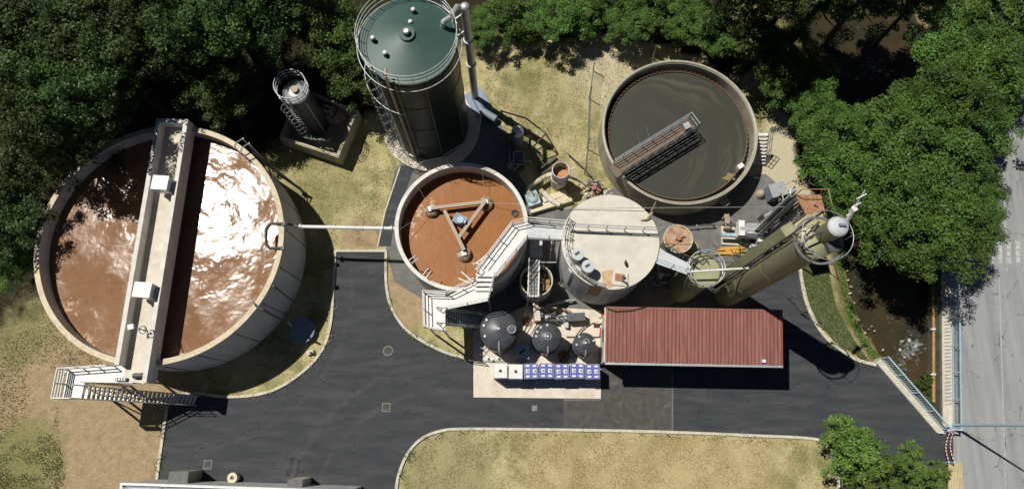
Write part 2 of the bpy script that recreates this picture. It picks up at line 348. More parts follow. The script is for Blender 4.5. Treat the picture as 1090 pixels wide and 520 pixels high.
# ground: dry grass, bare soil and greener patches
def ground_mat():
    m = bpy.data.materials.new('ground'); m.use_nodes = True; t = m.node_tree; b = t.nodes['Principled BSDF']
    b.inputs['Roughness'].default_value = .95; b.inputs['Specular IOR Level'].default_value = .15
    g = N(t,'ShaderNodeNewGeometry'); sx = N(t,'ShaderNodeSeparateXYZ'); t.links.new(g.outputs['Position'], sx.inputs[0])
    def nz(s, d=6, r=.6):
        n = N(t,'ShaderNodeTexNoise'); n.inputs['Scale'].default_value = s; n.inputs['Detail'].default_value = d; n.inputs['Roughness'].default_value = r
        t.links.new(g.outputs['Position'], n.inputs['Vector']); return n.outputs[0]
    def mr(f, l, h, a=0, bb=1):
        n = N(t,'ShaderNodeMapRange'); n.inputs[1].default_value=l; n.inputs[2].default_value=h; n.inputs[3].default_value=a; n.inputs[4].default_value=bb
        t.links.new(f, n.inputs[0]); return n.outputs[0]
    def mx(f, a, bb):
        n = N(t,'ShaderNodeMix', data_type='RGBA'); t.links.new(f, n.inputs[0])
        for s_, v in ((n.inputs[6], a), (n.inputs[7], bb)):
            if isinstance(v, tuple): s_.default_value = (*v,1)
            else: t.links.new(v, s_)
        return n.outputs[2]
    def mul(a, bb, op='MULTIPLY', cl=True):
        n = N(t,'ShaderNodeMath', operation=op); n.use_clamp = cl
        for i, v in enumerate((a, bb)):
            if isinstance(v, (int,float)): n.inputs[i].default_value = v
            else: t.links.new(v, n.inputs[i])
        return n.outputs[0]
    def blob(cx, cy, r, soft=.5):
        d = N(t,'ShaderNodeVectorMath', operation='DISTANCE'); cb = N(t,'ShaderNodeCombineXYZ')
        t.links.new(sx.outputs[0], cb.inputs[0]); t.links.new(sx.outputs[1], cb.inputs[1])
        t.links.new(cb.outputs[0], d.inputs[0]); d.inputs[1].default_value = (cx, cy, 0)
        return mr(d.outputs['Value'], r*(1-soft), r*(1+soft), 1, 0)
    dry = mx(mr(nz(3.5,8,.75),.38,.62), (.53,.45,.255), (.34,.31,.14))
    dry = mx(mr(nz(9,6,.8),.50,.68), dry, (.62,.54,.34)); dry = mx(mr(nz(1.1,9,.75),.52,.70), dry, (.26,.26,.10))
    grn = mx(mr(nz(5,8,.75),.38,.62), (.155,.165,.06), (.27,.245,.11))
    soil = mx(mr(nz(1.6,8,.65),.35,.65), (.40,.30,.18), (.28,.21,.125))
    soil = mx(mr(nz(7,4),.55,.75), soil, (.50,.40,.27))
    base = mx(mr(nz(.28,4,.7),.45,.62), dry, grn)
    def put(base, c, px, py, r, amt=1.0, soft=.5, z=0, sc_=.8):
        p = P(px, py, z); f = blob(p.x, p.y, r, soft)
        f = mul(mr(mul(f, nz(sc_,5,.65), 'ADD', False), .80, 1.20), amt)
        return mx(f, base, c)
    base = put(base, soil, 60, 440, 7.5, 1, .4); base = put(base, soil, 110, 480, 6, 1, .4)
    base = put(base, soil, 140, 430, 5, 1, .3)
    base = put(base, grn, 25, 490, 3.0, .9, .5); base = put(base, grn, 0, 520, 3, .8, .4); base = put(base, grn, 5, 340, 4, .7, .5)
    base = put(base, grn, 340, 200, 3, .5, .5); base = put(base, soil, 385, 250, 1.6, 1, .5)
    base = put(base, soil, 430, 320, 2.2, .9, .5); base = put(base, soil, 420, 290, 1.8, .9, .5)
    base = put(base, (.52,.46,.33), 650, 75, 3.5, .75, .6, sc_=3); base = put(base, (.50,.45,.33), 830, 190, 4.0, .85, .5, sc_=2.5)
    base = put(base, (.50,.45,.33), 850, 130, 2.6, .7, .5, sc_=3)
    base = put(base, grn, 590, 110, 3.5, .3, .5); base = put(base, (.42,.35,.22), 480, 495, 3, .5, .5); base = put(base, grn, 470, 500, 3.5, .45, .5)
    base = put(base, (.46,.36,.19), 690, 490, 10, .6, .5)
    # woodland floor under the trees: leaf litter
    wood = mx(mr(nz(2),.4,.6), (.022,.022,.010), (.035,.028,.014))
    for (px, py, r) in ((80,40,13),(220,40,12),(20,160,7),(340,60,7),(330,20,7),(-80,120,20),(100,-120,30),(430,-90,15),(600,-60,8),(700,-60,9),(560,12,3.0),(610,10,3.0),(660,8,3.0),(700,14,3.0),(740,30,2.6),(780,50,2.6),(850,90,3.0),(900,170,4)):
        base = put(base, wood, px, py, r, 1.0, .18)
    # river bed and banks by height
    bed = mx(mr(nz(1.4,8,.7),.4,.65), (.10,.065,.03), (.045,.04,.025))
    base = mx(mr(sx.outputs[2], -1.2, -1.42), base, bed)
    slope = mr(sx.outputs[2], -.15, -.5)
    base = mx(mul(slope, mr(sx.outputs[2], -1.42, -1.25)), base, mx(mr(nz(1.7,6),.42,.6), (.26,.22,.10), (.14,.15,.05)))
    t.links.new(base, b.inputs['Base Color'])
    bn = N(t,'ShaderNodeBump'); bn.inputs['Strength'].default_value = .9; bn.inputs['Distance'].default_value = .12
    t.links.new(nz(6,8,.7), bn.inputs['Height']); t.links.new(bn.outputs[0], b.inputs['Normal'])
    return m
M['ground'] = ground_mat()

def leaf_mat(name, a, bb, trans=.25):
    m = bpy.data.materials.new(name); m.use_nodes = True; t = m.node_tree; t.nodes.remove(t.nodes['Principled BSDF'])
    out = [n for n in t.nodes if n.type == 'OUTPUT_MATERIAL'][0]
    at = N(t,'ShaderNodeAttribute', attribute_name='tint'); oi = N(t,'ShaderNodeObjectInfo')
    mx = N(t,'ShaderNodeMix', data_type='RGBA'); t.links.new(at.outputs['Fac'], mx.inputs[0]); mx.inputs[6].default_value=(*a,1); mx.inputs[7].default_value=(*bb,1)
    hs = N(t,'ShaderNodeHueSaturation'); t.links.new(mx.outputs[2], hs.inputs['Color'])
    mr = N(t,'ShaderNodeMapRange'); mr.inputs[3].default_value=.482; mr.inputs[4].default_value=.512; t.links.new(oi.outputs['Random'], mr.inputs[0]); t.links.new(mr.outputs[0], hs.inputs['Hue'])
    mr2 = N(t,'ShaderNodeMapRange'); mr2.inputs[3].default_value=.72; mr2.inputs[4].default_value=1.3; t.links.new(oi.outputs['Random'], mr2.inputs[0]); t.links.new(mr2.outputs[0], hs.inputs['Value'])
    d = N(t,'ShaderNodeBsdfPrincipled'); d.inputs['Roughness'].default_value=.5; d.inputs['Specular IOR Level'].default_value=.3; t.links.new(hs.outputs[0], d.inputs['Base Color'])
    tr = N(t,'ShaderNodeBsdfTranslucent'); t.links.new(hs.outputs[0], tr.inputs['Color'])
    ms = N(t,'ShaderNodeMixShader'); ms.inputs[0].default_value = trans; t.links.new(d.outputs[0], ms.inputs[1]); t.links.new(tr.outputs[0], ms.inputs[2])
    t.links.new(ms.outputs[0], out.inputs[0]); return m
M['leaf'] = leaf_mat('leaves', (.036,.086,.014), (.125,.220,.042), .28)
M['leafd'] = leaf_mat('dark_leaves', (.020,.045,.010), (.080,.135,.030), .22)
M['leafl'] = leaf_mat('bright_leaves', (.06,.125,.022), (.16,.24,.05))
M['bark'] = mat('bark', (.09,.07,.05), (.05,.04,.03), 6, .9, stretch=(1,1,.3))
M['verge'] = leaf_mat('verge_grass', (.075,.10,.032), (.16,.175,.07), .2)
M['tuft'] = leaf_mat('grass_blades', (.27,.23,.10), (.48,.40,.22), .2)

# ------------------------------------------------------------ terrain with the river channel
WEST = [(690,-40),(770,-12),(838,18),(868,60),(880,110),(905,160),(915,220),(900,262),(908,300),(918,340),(943,378),(975,418),(1003,448)]
EAST = [(1003,448),(1003,400),(1003,340),(1003,300),(1000,250),(990,180),(975,120),(972,80),(985,40),(960,10),(900,-30),(840,-60),(700,-90)]
RW = [P(*p, -1.5) for p in WEST]; RE = [P(*p, -1.5) for p in EAST]
RIV = np.array([tuple(p) for p in RW+RE])
def river_d(x, y):
    n = len(RIV); a = RIV; b = np.roll(RIV, -1, 0); inside = np.zeros(x.shape, bool); dm = np.full(x.shape, 1e9)
    for i in range(n):
        x0,y0 = a[i]; x1,y1 = b[i]; dx,dy = x1-x0,y1-y0
        tt = np.clip(((x-x0)*dx+(y-y0)*dy)/(dx*dx+dy*dy+1e-9),0,1)
        dm = np.minimum(dm, np.hypot(x-x0-tt*dx, y-y0-tt*dy))
        c = ((y0>y)!=(y1>y)) & (x < dx*(y-y0)/(dy if dy else 1e-9)+x0); inside ^= c
    return np.where(inside, -dm, dm)
xs = np.concatenate([np.linspace(-400,-56,12), np.arange(-54,62,.8), np.linspace(66,400,12)])
ys = np.concatenate([np.linspace(-300,-16,10), np.arange(-14,56,.8), np.linspace(60,400,12)])
gx, gy = np.meshgrid(xs, ys); d = river_d(gx, gy)
def hfun(d):
    t = np.clip(1-d/2.6, 0, 1); t = t*t*(3-2*t); z = -1.55*t
    return np.where(d < 0, -1.55-np.clip(-d/2,0,1)*.45, z)
gz = hfun(d); rg = np.random.RandomState(1); 
gz = gz + np.where((d>1)&(d<8), 0, 0)
nx_, ny_ = len(xs), len(ys)
vv = np.stack([gx.ravel(), gy.ravel(), gz.ravel()-.012], 1)
ff = [(j*nx_+i, j*nx_+i+1, (j+1)*nx_+i+1, (j+1)*nx_+i) for j in range(ny_-1) for i in range(nx_-1)]
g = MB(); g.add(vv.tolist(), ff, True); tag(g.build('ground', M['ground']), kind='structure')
def ro0(a_,b_): return P(a_,b_,0)
wt = MB(); wt.sheet([(2,-4),(38,-4),(38,62),(2,62)], -1.42); tag(wt.build('river', M['river']), kind='structure')

# ------------------------------------------------------------ paving
def pl(pts, z=0): return [P(x, y, z) for x, y in pts]
kw1 = smooth_line(pl([(176,432),(200,418),(243,422),(285,417),(318,399),(342,374),(352,345),(355,305),(357,267)]))
kw2 = smooth_line(pl([(411,267),(411,300),(416,325),(430,348),(450,363),(475,375),(504,383)]))
kw3 = smooth_line(pl([(421,530),(424,507),(433,484),(448,467),(470,458),(500,456),(600,457),(700,459),(800,463),(868,467),(882,478),(890,500),(893,530)]))
kw4 = smooth_line(pl([(851,286),(857,318),(868,344),(884,364),(908,381),(932,388)]))
left_e = pl([(163,540),(178,432)])
asph = left_e[:1]+[left_e[1]]+kw1+kw2+pl([(504,384),(560,384),(700,384),(700,330),(850,262)])+kw4+pl([(940,395),(1000,462),(1016,462),(1016,540),(893,540)])+kw3[::-1]
a = MB(); a.sheet(asph, .004); tag(a.build('asphalt_road', M['asphalt']), kind='structure')
a = MB(); a.sheet(pl([(639,384),(716,384),(716,458.6),(600,456.8),(600,424),(639,424)]), .008); tag(a.build('old_asphalt_patch', M['asphalt_old']), kind='structure')
a = MB(); a.prism(pl([(715,384),(716.5,384),(716.5,458.4),(715,458.4)]), .009, .011); a.prism(pl([(600,424.6),(639,424.6),(639,426),(600,426)]), .009, .011); tag(a.build('paving_seam', M['asphalt_yard']), kind='structure')
yard = pl([(420,182),(403,262),(411,262),(411,266),(420,300),(470,330),(504,350),(504,383),(700,383),(700,386),(850,330),(852,290),(846,240),(838,205),(815,185),(780,190),(700,180),(650,200),(610,222),(575,222),(552,185),(548,160),(522,112),(505,100),(470,120)])
a = MB(); a.sheet(yard, .002); tag(a.build('paved_yard', M['asphalt_yard']), kind='structure')
a = MB(); a.sheet(pl([(427,176),(441,178),(428,215),(420,235),(416,262),(403,262),(411,225)]), .006); tag(a.build('asphalt_path', M['asphalt']), kind='structure')
a = MB(); a.prism(pl([(504,352),(504,422.5),(639.5,424),(640,330),(560,325)]), -.1, .06); tag(a.build('concrete_slab', M['slab']), kind='structure')
k = MB()
k.strip([p for p in left_e], .2, -.05, .10); k.strip(kw1[2:], .2, -.05, .12)
k.strip(pl([(357,267),(411,267)]), .2, -.05, .125); k.strip(kw2, .2, -.05, .12); k.strip(kw3, .2, -.05, .12); k.strip(kw4, .25, -.05, .13)
k.strip(pl([(426,178),(410,225),(402,263)]), .1, -.05, .06)
tag(k.build('kerb', M['kerb']), kind='structure')
# public road, its verge kerb, paint: u runs along the road (up the photo), v across it to the east
RO = P(1014.5,455); RU = (P(1012.5,285)-RO).normalized(); RV = Vector((RU.y,-RU.x))
def ro(u, v): return RO+RU*u+RV*v
def uv(px, py, z=0): q = P(px,py,z)-RO; return q.dot(RU), q.dot(RV)
ang = math.atan2(RU.y,RU.x)-math.pi/2
a = MB(); a.sheet([ro(-60,0),ro(14.5,0),ro(22,.3),ro(34,1.2),ro(80,6),ro(80,70),ro(-60,70)], .006); tag(a.build('road', M['roadl']), kind='structure')
a = MB(); a.prism([ro(0,-.82),ro(30,-.82),ro(30,-.02),ro(0,-.02)], -.4, .14); tag(a.build('road_kerb', M['kerb']), kind='structure')
a = MB()
u_,v_ = uv(1066,400); a.prism([ro(-20,v_),ro(12,v_),ro(12,v_+.1),ro(-20,v_+.1)], .009, .011)
u_,v_ = uv(1071,290); a.prism([ro(12.6,v_),ro(60,v_),ro(60,v_+.1),ro(12.6,v_+.1)], .009, .011)
a.prism([ro(-20,.3),ro(22,.3),ro(22,.38),ro(-20,.38)], .009, .011)
tag(a.build('lane_marking', M['paint2']), kind='structure')
a = MB()
for i in range(10):
    u_,v_ = uv(1043+i*9.5, 268); a.prism([ro(u_-.9,v_),ro(u_+1.0,v_),ro(u_+1.0,v_+.34),ro(u_-.9,v_+.34)], .009, .011)
tag(a.build('zebra_crossing', M['paint']), kind='structure')
a = MB(); a.prism([ro(-.5,-1.0),ro(40,-1.0),ro(40,-.83),ro(-.5,-.83)], -2.2, .1)
tag(a.build('river_wall', M['walld']), 'long concrete river wall carrying the edge of the grey road', 'wall')

# ============================================================ LARGE ROUND TANK (left)
C1 = Vector((-24.9, 12.48)); R1 = 8.76; H1 = 5.4
t = thing('round_tank', 'largest round concrete tank, full of brown liquid and crossed by the concrete channel', 'tank', C1)
MB().wall(C1, R1-.01, R1-.36, -.4, H1-.12, 128).build('wall', M['wallc'], t)
MB().wall(C1, R1, R1-.37, H1-.12, H1, 128).build('rim', M['rim'], t)
foam(M['sludge1'], [(70,330,1.4),(90,365,1.4),(110,380,1.0),(60,240,1.2),(190,378,.9)], C1, 4.3, (.50,.36,.25), lo=.68, hi=.75, sc_=4)
MB().disc(C1, R1-.355, 4.3, 128).build('liquid', M['sludge1'], t)
# joints between the precast wall panels, pale stub pipes
b = MB()
for i in range(20):
    aa = i*2*math.pi/20+.1; q = C1+Vector((math.cos(aa), math.sin(aa)))*(R1); b.box((q.x,q.y,2.6),(.03,.05,5.1),aa)
b.build('panel_joint', M['dsteel'], t)

# concrete channel carried over the tank
A, B_, Cc, D_ = P(166.5,126,6.3), P(201,127.5,6.3), P(155,404,6.3), P(121,391,6.3)
t = thing('channel_bridge', 'long open concrete channel crossing the largest brown tank on two parallel walls', 'channel', ((A+Cc)/2).to_3d())
ax = (A-D_).normalized(); nx = Vector((ax.y,-ax.x))
wbr = ((B_-A).dot(nx)+(Cc-D_).dot(nx))/2; L = (A-D_).length
def br(u, v, z): q = D_+ax*u+nx*v; return Vector((q.x,q.y,z))
b = MB(); b.prism([br(.2,0,0),br(L,0,0),br(L,.30,0),br(.2,.30,0)], 5.0, 6.3); b.build('side_wall', M['concrete'], t)
b = MB(); b.prism([br(-.9,wbr-.30,0),br(L,wbr-.30,0),br(L,wbr,0),br(-.9,wbr,0)], 5.0, 6.3); b.build('side_wall', M['concrete'], t)
b = MB(); b.prism([br(L-.3,.302,0),br(L-.002,.302,0),br(L-.002,wbr-.302,0),br(L-.3,wbr-.302,0)], 5.0, 6.298); b.build('end_wall', M['concrete'], t)
b = MB(); b.prism([br(-.9,.31,0),br(L-.31,.31,0),br(L-.31,wbr-.31,0),br(-.9,wbr-.31,0)], 5.0, 5.45); b.build('floor', M['slab'], t)
def cabinet(px, py, z, sx, sy, sz, rot, name, label, cat, m='white', door=True):
    q = P(px, py, z+sz); t = thing(name, label, cat, (q.x,q.y,z)); b = MB(); b.box((q.x,q.y,z+sz/2-.02),(sx,sy,sz-.04),rot); b.build('body', M[m], t)
    b = MB(); b.box((q.x,q.y,z+sz-.02),(sx+.08,sy+.08,.05),rot); b.build('lid', M[m], t)
    if door:
        b = MB(); c_, s_ = math.cos(rot), math.sin(rot)
        b.box((q.x-s_*-(sy/2+.012),q.y-c_*(sy/2+.012),z+sz*.5),(sx*.8,.02,sz*.7),rot); b.build('door', M['steel'], t)
    return t
rb = math.atan2(nx.y, nx.x)
cabinet(170,194,5.9,1.05,.95,1.0,rb-.05,'control_cabinet','white metal cabinet on the channel, the upper one of two near its far end','cabinet')
cabinet(151,308,5.9,1.1,.95,1.0,rb-.05,'control_cabinet','white metal cabinet halfway down the channel, nearest the stairs','cabinet')
q = P3(146,349,6.3); t = thing('floodlight', 'small white floodlight clamped to the concrete channel below the lower cabinet', 'lamp', q)
b = MB(); b.tube(q, q+Vector((0,0,.5)), .04); b.tube(q+Vector((0,0,.5)), q+Vector((.6,-.15,.5)), .035); b.build('bracket', M['dsteel'], t)
b = MB(); b.box(q+Vector((-.15,.02,.5)), (.38,.34,.16), .2); b.build('lamp_head', M['white'], t)
q = P3(157,352,6.3); t = thing('gate_valve', 'dark handwheel valve standing on the right wall of the channel', 'valve', q)
b = MB(); b.tube(q, q+Vector((0,0,.6)), .06); b.build('spindle', M['dsteel'], t)
b = MB(); b.ring(q+Vector((0,0,.6)), .25, .03, 16); b.beam(q+Vector((-.25,0,.6)), q+Vector((.25,0,.6)), .03,.03); b.beam(q+Vector((.5,-.5,.6)), q+Vector((.1,.2,.6)), .05,.05); b.build('handwheel', M['dsteel'], t)
for (px,py,lb) in ((184,383,'light'),(139,378,'green grey')):
    q = P3(px-54+4,py,6.3) if lb=='light' else P3(px-9,py+3,6.3)
# access platform and stairs at its lower end
z1_ = 5.45
def railparts(t, pts, mat_, h=1.1, **kw): MB().rail(pts, h, **kw).build('railing', M[mat_], t)
pf = [P(72,393,z1_), P(130,389,z1_), P(157,394,z1_), P(153,408,z1_), P(90,407,z1_), P(86,424,z1_), P(66,424,z1_)]
t = thing('access_stairs', 'pale steel platform and long flight of stairs at the foot of the channel', 'staircase', (*P(110,420,0),0))
b = MB(); b.prism(pf, z1_-.14, z1_-.02); b.build('platform', M['white'], t)
e = [P3(72,393,z1_), P3(122,389.5,z1_)]; railparts(t, e, 'white', r=.04)
railparts(t, [P3(72,393,z1_), P3(66,424,z1_), P3(85,424,z1_)], 'white', r=.05, mids=3)
railparts(t, [P3(96,407,z1_), P3(150,408,z1_)], 'steel', r=.03)
s0, s1 = P3(88,410,z1_), P3(213,421,.05); s2, s3 = P3(86,424,z1_), P3(209,431,.05)
b = MB(); 
for p0, p1 in ((s0,s1),(s2,s3)): b.beam(p0-Vector((0,0,.1)), p1-Vector((0,0,.05)), .07, .26)
b.build('stringer', M['steel'], t)
n = 27
for i in range(1, n):
    f = i/n; pa = s0.lerp(s1, f); pb = s2.lerp(s3, f); dd = (pb-pa)*.035
    b = MB(); b.beam(pa+dd, pb-dd, .21, .04); b.build('tread', M['white'], t)
railparts(t, [s0, s1], 'steel', r=.04, sp=2.4); railparts(t, [s2, s3], 'steel', r=.04, sp=2.4)
b = MB()
for p in (P(68,395,z1_),P(68,421,z1_),P(86,421,z1_),P(92,406,z1_),P(130,403,z1_)): b.tube((p.x,p.y,0),(p.x,p.y,z1_-.14),.09)
b.beam((*P(68,421,z1_),.2),(*P(86,421,z1_),5.0),.07,.07); b.build('post', M['steel'], t)
q = P3(150,400,z1_); t = thing('pump', 'small dark pump set on the landing where the channel meets the stairs', 'pump', q)
b = MB(); b.tube(q+Vector((-.35,.0,.3)), q+Vector((.3,.05,.3)), .16, 12); b.box(q+Vector((0,0,.06)), (.8,.4,.1)); b.build('motor', M['dsteel'], t)
b = MB(); b.path([q+Vector((.3,.05,.3)),q+Vector((.55,.1,.3)),q+Vector((.55,.6,.3)),q+Vector((.2,.8,.25))], .05); b.build('pipe', M['steel'], t)
q = P3(131,398,z1_); t = thing('ladder_box', 'low black slotted box on the landing beside the stairs', 'box', q)
b = MB(); b.box(q+Vector((0,-.35,.1)), (.75,.22,.2), -.02); b.build('body', M['dsteel'], t)
b = MB()
for i in range(4): b.box(q+Vector((-.27+i*.18,-.35,.22)), (.1,.14,.05))
b.build('slot', M['white'], t)

# fittings on the rim
q = P3(263,159,H1); t = thing('rim_ladder', 'pale hooped ladder head on the upper right rim of the largest tank', 'ladder', q)
o1 = (Vector((q.x,q.y))-C1).normalized(); tg = Vector((-o1.y,o1.x))
def rp(u, v, z): w_ = Vector((q.x,q.y))+o1*u+tg*v; return Vector((w_.x,w_.y,z))
b = MB()
for v in (-.3,.3): b.path([rp(-.5,v,H1-.6),rp(-.5,v,H1+.9),rp(-.2,v,H1+1.15),rp(.35,v,H1+.9),rp(.35,v,.1)], .05)
b.build('stile', M['steel'], t)
b = MB()
for k_ in range(16): b.tube(rp(.35,-.3,.3+k_*.33), rp(.35,.3,.3+k_*.33), .03)
b.build('rung', M['steel'], t)
b = MB(); p0 = P3(268,161,H1+.1); p1 = P3(323,206,0.1)
q = P3(323,206,0); t = thing('sloping_handrail', 'dark sloping pipe running down from the upper right rim to the grass', 'pipe', q)
b = MB(); b.path([P3(270,163,4.9), P3(303,188,2.5), P3(322,203,.9), P3(323,206,0)], .09); b.build('pipe', M['dsteel'], t)
b = MB(); b.path([P3(266,158,5.5), P3(286,178,4.0), P3(306,235,1.2), P3(309,240,.3)], .05); b.build('brace', M['dsteel'], t)
q = P3(301,240,H1); t = thing('overflow_frame', 'square black pipe loop hung inside the right rim of the largest tank', 'pipe', q)
b = MB(); b.path([P3(302,238,H1+.12), P3(288,238,H1+.0), P3(283,244,H1-.1), P3(283,259,H1-.1), P3(287,264,H1), P3(301,264,H1+.12)], .11, 9); b.build('pipe', M['black'], t)
b = MB(); b.box(P3(302,238,H1+.1),(.25,.25,.2)); b.box(P3(301,264,H1+.1),(.25,.25,.2)); b.build('clamp', M['dsteel'], t)
q = P3(274,325,H1); t = thing('drain_pipe', 'slanting pipe with a white end dropping from the lower right rim to the blue disc', 'pipe', q)
b = MB(); b.path([P3(270,321,H1-.2), P3(273,326,H1+.25), P3(279,329,H1+.2), P3(301,341,2.0), P3(309,349,.5)], .07); b.build('pipe', M['dsteel'], t)
b = MB(); b.tube(P3(307,343,.9), P3(310,350,.3), .13, 10); b.build('pipe_end', M['white'], t)
b = MB(); b.path([P3(291,304,H1-.1), P3(313,321,H1-3.6)], .06); b.build('brace', M['dsteel'], t)
q = P3(323,352,0); t = thing('round_cover', 'flat blue grey disc lying in the shade beside the largest tank', 'cover', q)
b = MB(); b.cyl(q, .92, 0, .45, 40); b.build('body', M['bluegrey'], t)
b = MB(); b.cyl(q, .99, .45, .53, 40); b.ring((q.x,q.y,.53), .93, .03, 40); b.tube(q+Vector((-.6,.3,.55)), q+Vector((-.6,.7,.55)), .03); b.build('lid', M['bluegrey'], t)
q = P3(331,375,0); t = thing('marker_block', 'small cream block by the kerb below the blue grey disc', 'block', q)
b = MB(); b.box(q+Vector((0,0,.15)), (.5,.3,.3), .3); b.build('body', M['cream'], t)
b = MB(); b.beam(q+Vector((.0,.0,.3)), q+Vector((.1,-.0,.75)), .12,.12); b.build('stub', M['cream'], t)
# white transfer pipe between the tanks
q = P3(370,242,4.5); t = thing('transfer_pipe', 'straight white pipe bridging the grass between the two brown tanks', 'pipe', q)
b = MB(); p0, p1 = P3(319,241,4.4), P3(420,243,4.6); b.tube(p0, p1, .13, 12); b.build('pipe', M['white'], t)
for fa,fb,fr_ in ((p0,p0+Vector((.12,0,0)),.22),(p1-Vector((.3,0,0)),p1-Vector((.15,0,0)),.24),(p1-Vector((.9,0,0)),p1-Vector((.8,0,0)),.2)): b = MB(); b.tube(fa,fb,fr_,12); b.build('flange', M['steel'], t)
b = MB(); b.path([p0, p0+Vector((-1.3,.3,-.05))], .08); b.build('pipe_end', M['dsteel'], t)

# ============================================================ SECOND BROWN TANK with floating aerator
C2 = Vector((-4.01,15.15))*(47/52); R2 = 4.79; H2 = 5.0; W2 = 3.7
t = thing('round_tank', 'round grey concrete tank with smooth orange brown liquid and a floating triangle', 'tank', C2)
MB().wall(C2, R2-.01, R2-.27, -.3, H2-.1, 96).build('wall', M['wallc'], t)
MB().wall(C2, R2, R2-.28, H2-.1, H2, 96).build('rim', M['concrete'], t)
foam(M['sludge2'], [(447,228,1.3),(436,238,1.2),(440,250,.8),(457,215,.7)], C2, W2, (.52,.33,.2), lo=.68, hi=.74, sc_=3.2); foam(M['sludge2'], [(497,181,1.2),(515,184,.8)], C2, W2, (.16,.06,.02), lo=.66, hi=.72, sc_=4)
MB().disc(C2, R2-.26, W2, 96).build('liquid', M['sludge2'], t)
fl = [P3(459,223,W2+.3), P3(517,216,W2+.3), P3(494,270,W2+.3)]
cen = (fl[0]+fl[1]+fl[2])/3
t = thing('floating_aerator', 'triangular aerator on three round floats in the orange brown tank', 'aerator', (cen.x,cen.y,W2))
for p in fl:
    b = MB(); b.lathe(p, [(.05,W2-.1),(.5,W2-.1),(.56,W2+.1),(.5,W2+.34),(.34,W2+.42),(.001,W2+.42)], 24); f_ = b.build('float', M['rustw'], t)
    b = MB(); b.box((p.x,p.y,W2+.5),(.35,.35,.16),.3); b.build('bracket', M['steel'], f_)
up = Vector((0,0,.3))
b = MB(); b.beam(fl[0]+up, fl[1]+up, .25,.2); b.build('beam', M['wood'], t)
b = MB(); b.beam(P3(473,224,W2+.75), P3(494,266,W2+.75), .25,.2); b.build('beam', M['wood'], t)
b = MB(); b.beam(fl[1]+Vector((0,0,.47)), P3(488,253,W2+.77), .25,.2); b.build('beam', M['wood'], t)
b = MB(); b.box((cen.x,cen.y+.1,W2+.55),(.95,.75,.2),-.5); b.build('motor_plate', M['bluegrey'], t)
b = MB(); m_ = P3(490,234,W2+1.1); b.cyl(m_, .25, W2+.6, W2+1.2, 20); b.box((m_.x+.25,m_.y-.1,W2+1.0),(.3,.2,.25),-.4); b.build('motor', M['railblue'], t)
anc = [P3(441,192,H2), P3(513,178,H2), P3(556,217,H2), P3(482,309,H2)]
for f_, a_ in ((0,anc[0]),(1,anc[1]),(1,anc[2]),(2,anc[3]),(0,P3(424,245,H2))): b = MB(); b.tube(fl[f_]+Vector((0,0,.1)), a_, .012, 4); b.build('mooring_cable', M['steel'], t)
q = P3(548,227,W2); t = thing('outlet_pipe', 'round black pipe mouth at the right edge of the orange brown tank', 'pipe', q)
b = MB(); b.wall((q.x,q.y), .28, .2, W2-.4, W2+.1, 20); b.build('pipe', M['black'], t)
b = MB(); b.disc((q.x,q.y), .2, W2+.012, 20); b.build('opening', M['black'], t)
for (px,py,rot,lb) in ((437,278,.6,'bent steel bracket on the lower left rim of the orange brown tank'),(452,293,.9,'steel bracket at the bottom rim of the orange brown tank')):
    q = P3(px+ (14 if px<440 else 0), py+(14 if px<440 else 0), H2) if False else P3(px, py, H2)
    t = thing('rim_bracket', lb, 'bracket', q); b = MB(); b.path([q, q+Vector((0,0,.5)), q+Vector((.5*math.cos(rot),.5*math.sin(rot),.5))], .04); b.path([q+Vector((.2,-.2,0)), q+Vector((.2,-.2,.5)), q+Vector((.2+.5*math.cos(rot),-.2+.5*math.sin(rot),.5))], .04); b.build('arm', M['steel'], t)

# ============================================================ THICKENER (upper right)
C3 = Vector((13.07,22.06)); R3 = 6.08; H3 = 2.75
t = thing('thickener_tank', 'low round tank of dark olive grey liquid with pale swirls', 'tank', C3)
MB().wall(C3, R3-.01, R3-.26, -.3, H3-.1, 110).build('wall', M['wallth'], t)
MB().wall(C3, R3-.005, R3-.2, H3-.1, H3, 110).build('rim', M['rimg'], t)
MB().wall(C3, R3-.262, R3-.62, 1.0, 1.5, 110).build('channel_floor', M['dsteel'], t)
b = MB(); b.wall(C3, R3-.62, R3-.68, 1.0, 2.1, 110)
for i in range(90):
    aa = 2*math.pi*i/90; q = C3+Vector((math.cos(aa),math.sin(aa)))*(R3-.605); b.box((q.x,q.y,2.1),(.03,.2,.2),aa)
b.build('weir_plate', M['brown'], t)
MB().disc(C3, R3-.675, 1.98, 110).build('liquid', M['swirl'], t)
b = MB(); b.ring((C3.x,C3.y,H3+.02), R3-.14, .025, 110); b.build('edge_trim', M['steel'], t)
# bridge
p0, p1 = P3(657,181,H3+.1), P3(737,132,H3+.1); dv = (p1-p0).normalized(); nv = Vector((-dv.y,dv.x,0))
t = thing('scraper_bridge', 'rusty lattice footbridge with railings reaching to the middle of the olive grey tank', 'footbridge', p0)
b = MB(); b.beam(p0-dv*.4, p1, 1.0, .1); b.build('deck', M['deckw'], t)
for sgn in (-1,1):
    b = MB(); o_ = nv*.55*sgn; b.beam(p0+o_-Vector((0,0,.25)), p1+o_-Vector((0,0,.25)), .1,.4)
    b.build('girder', M['dsteel'], t)
    MB().rail([p0+o_, p1+o_], 1.1, .03, .9, 2).build('railing', M['steel' if sgn>0 else 'dsteel'], t)
b = MB(); L_ = (p1-p0).length; k_ = int(L_/.45)
for i in range(k_):
    a0 = p0-nv*.55+dv*(i*.45); b.beam(a0+Vector((0,0,.02 if i%2 else 1.08)), a0+dv*.45+Vector((0,0,1.08 if i%2 else .02)), .04,.04)
b.build('lattice', M['dsteel'], t)
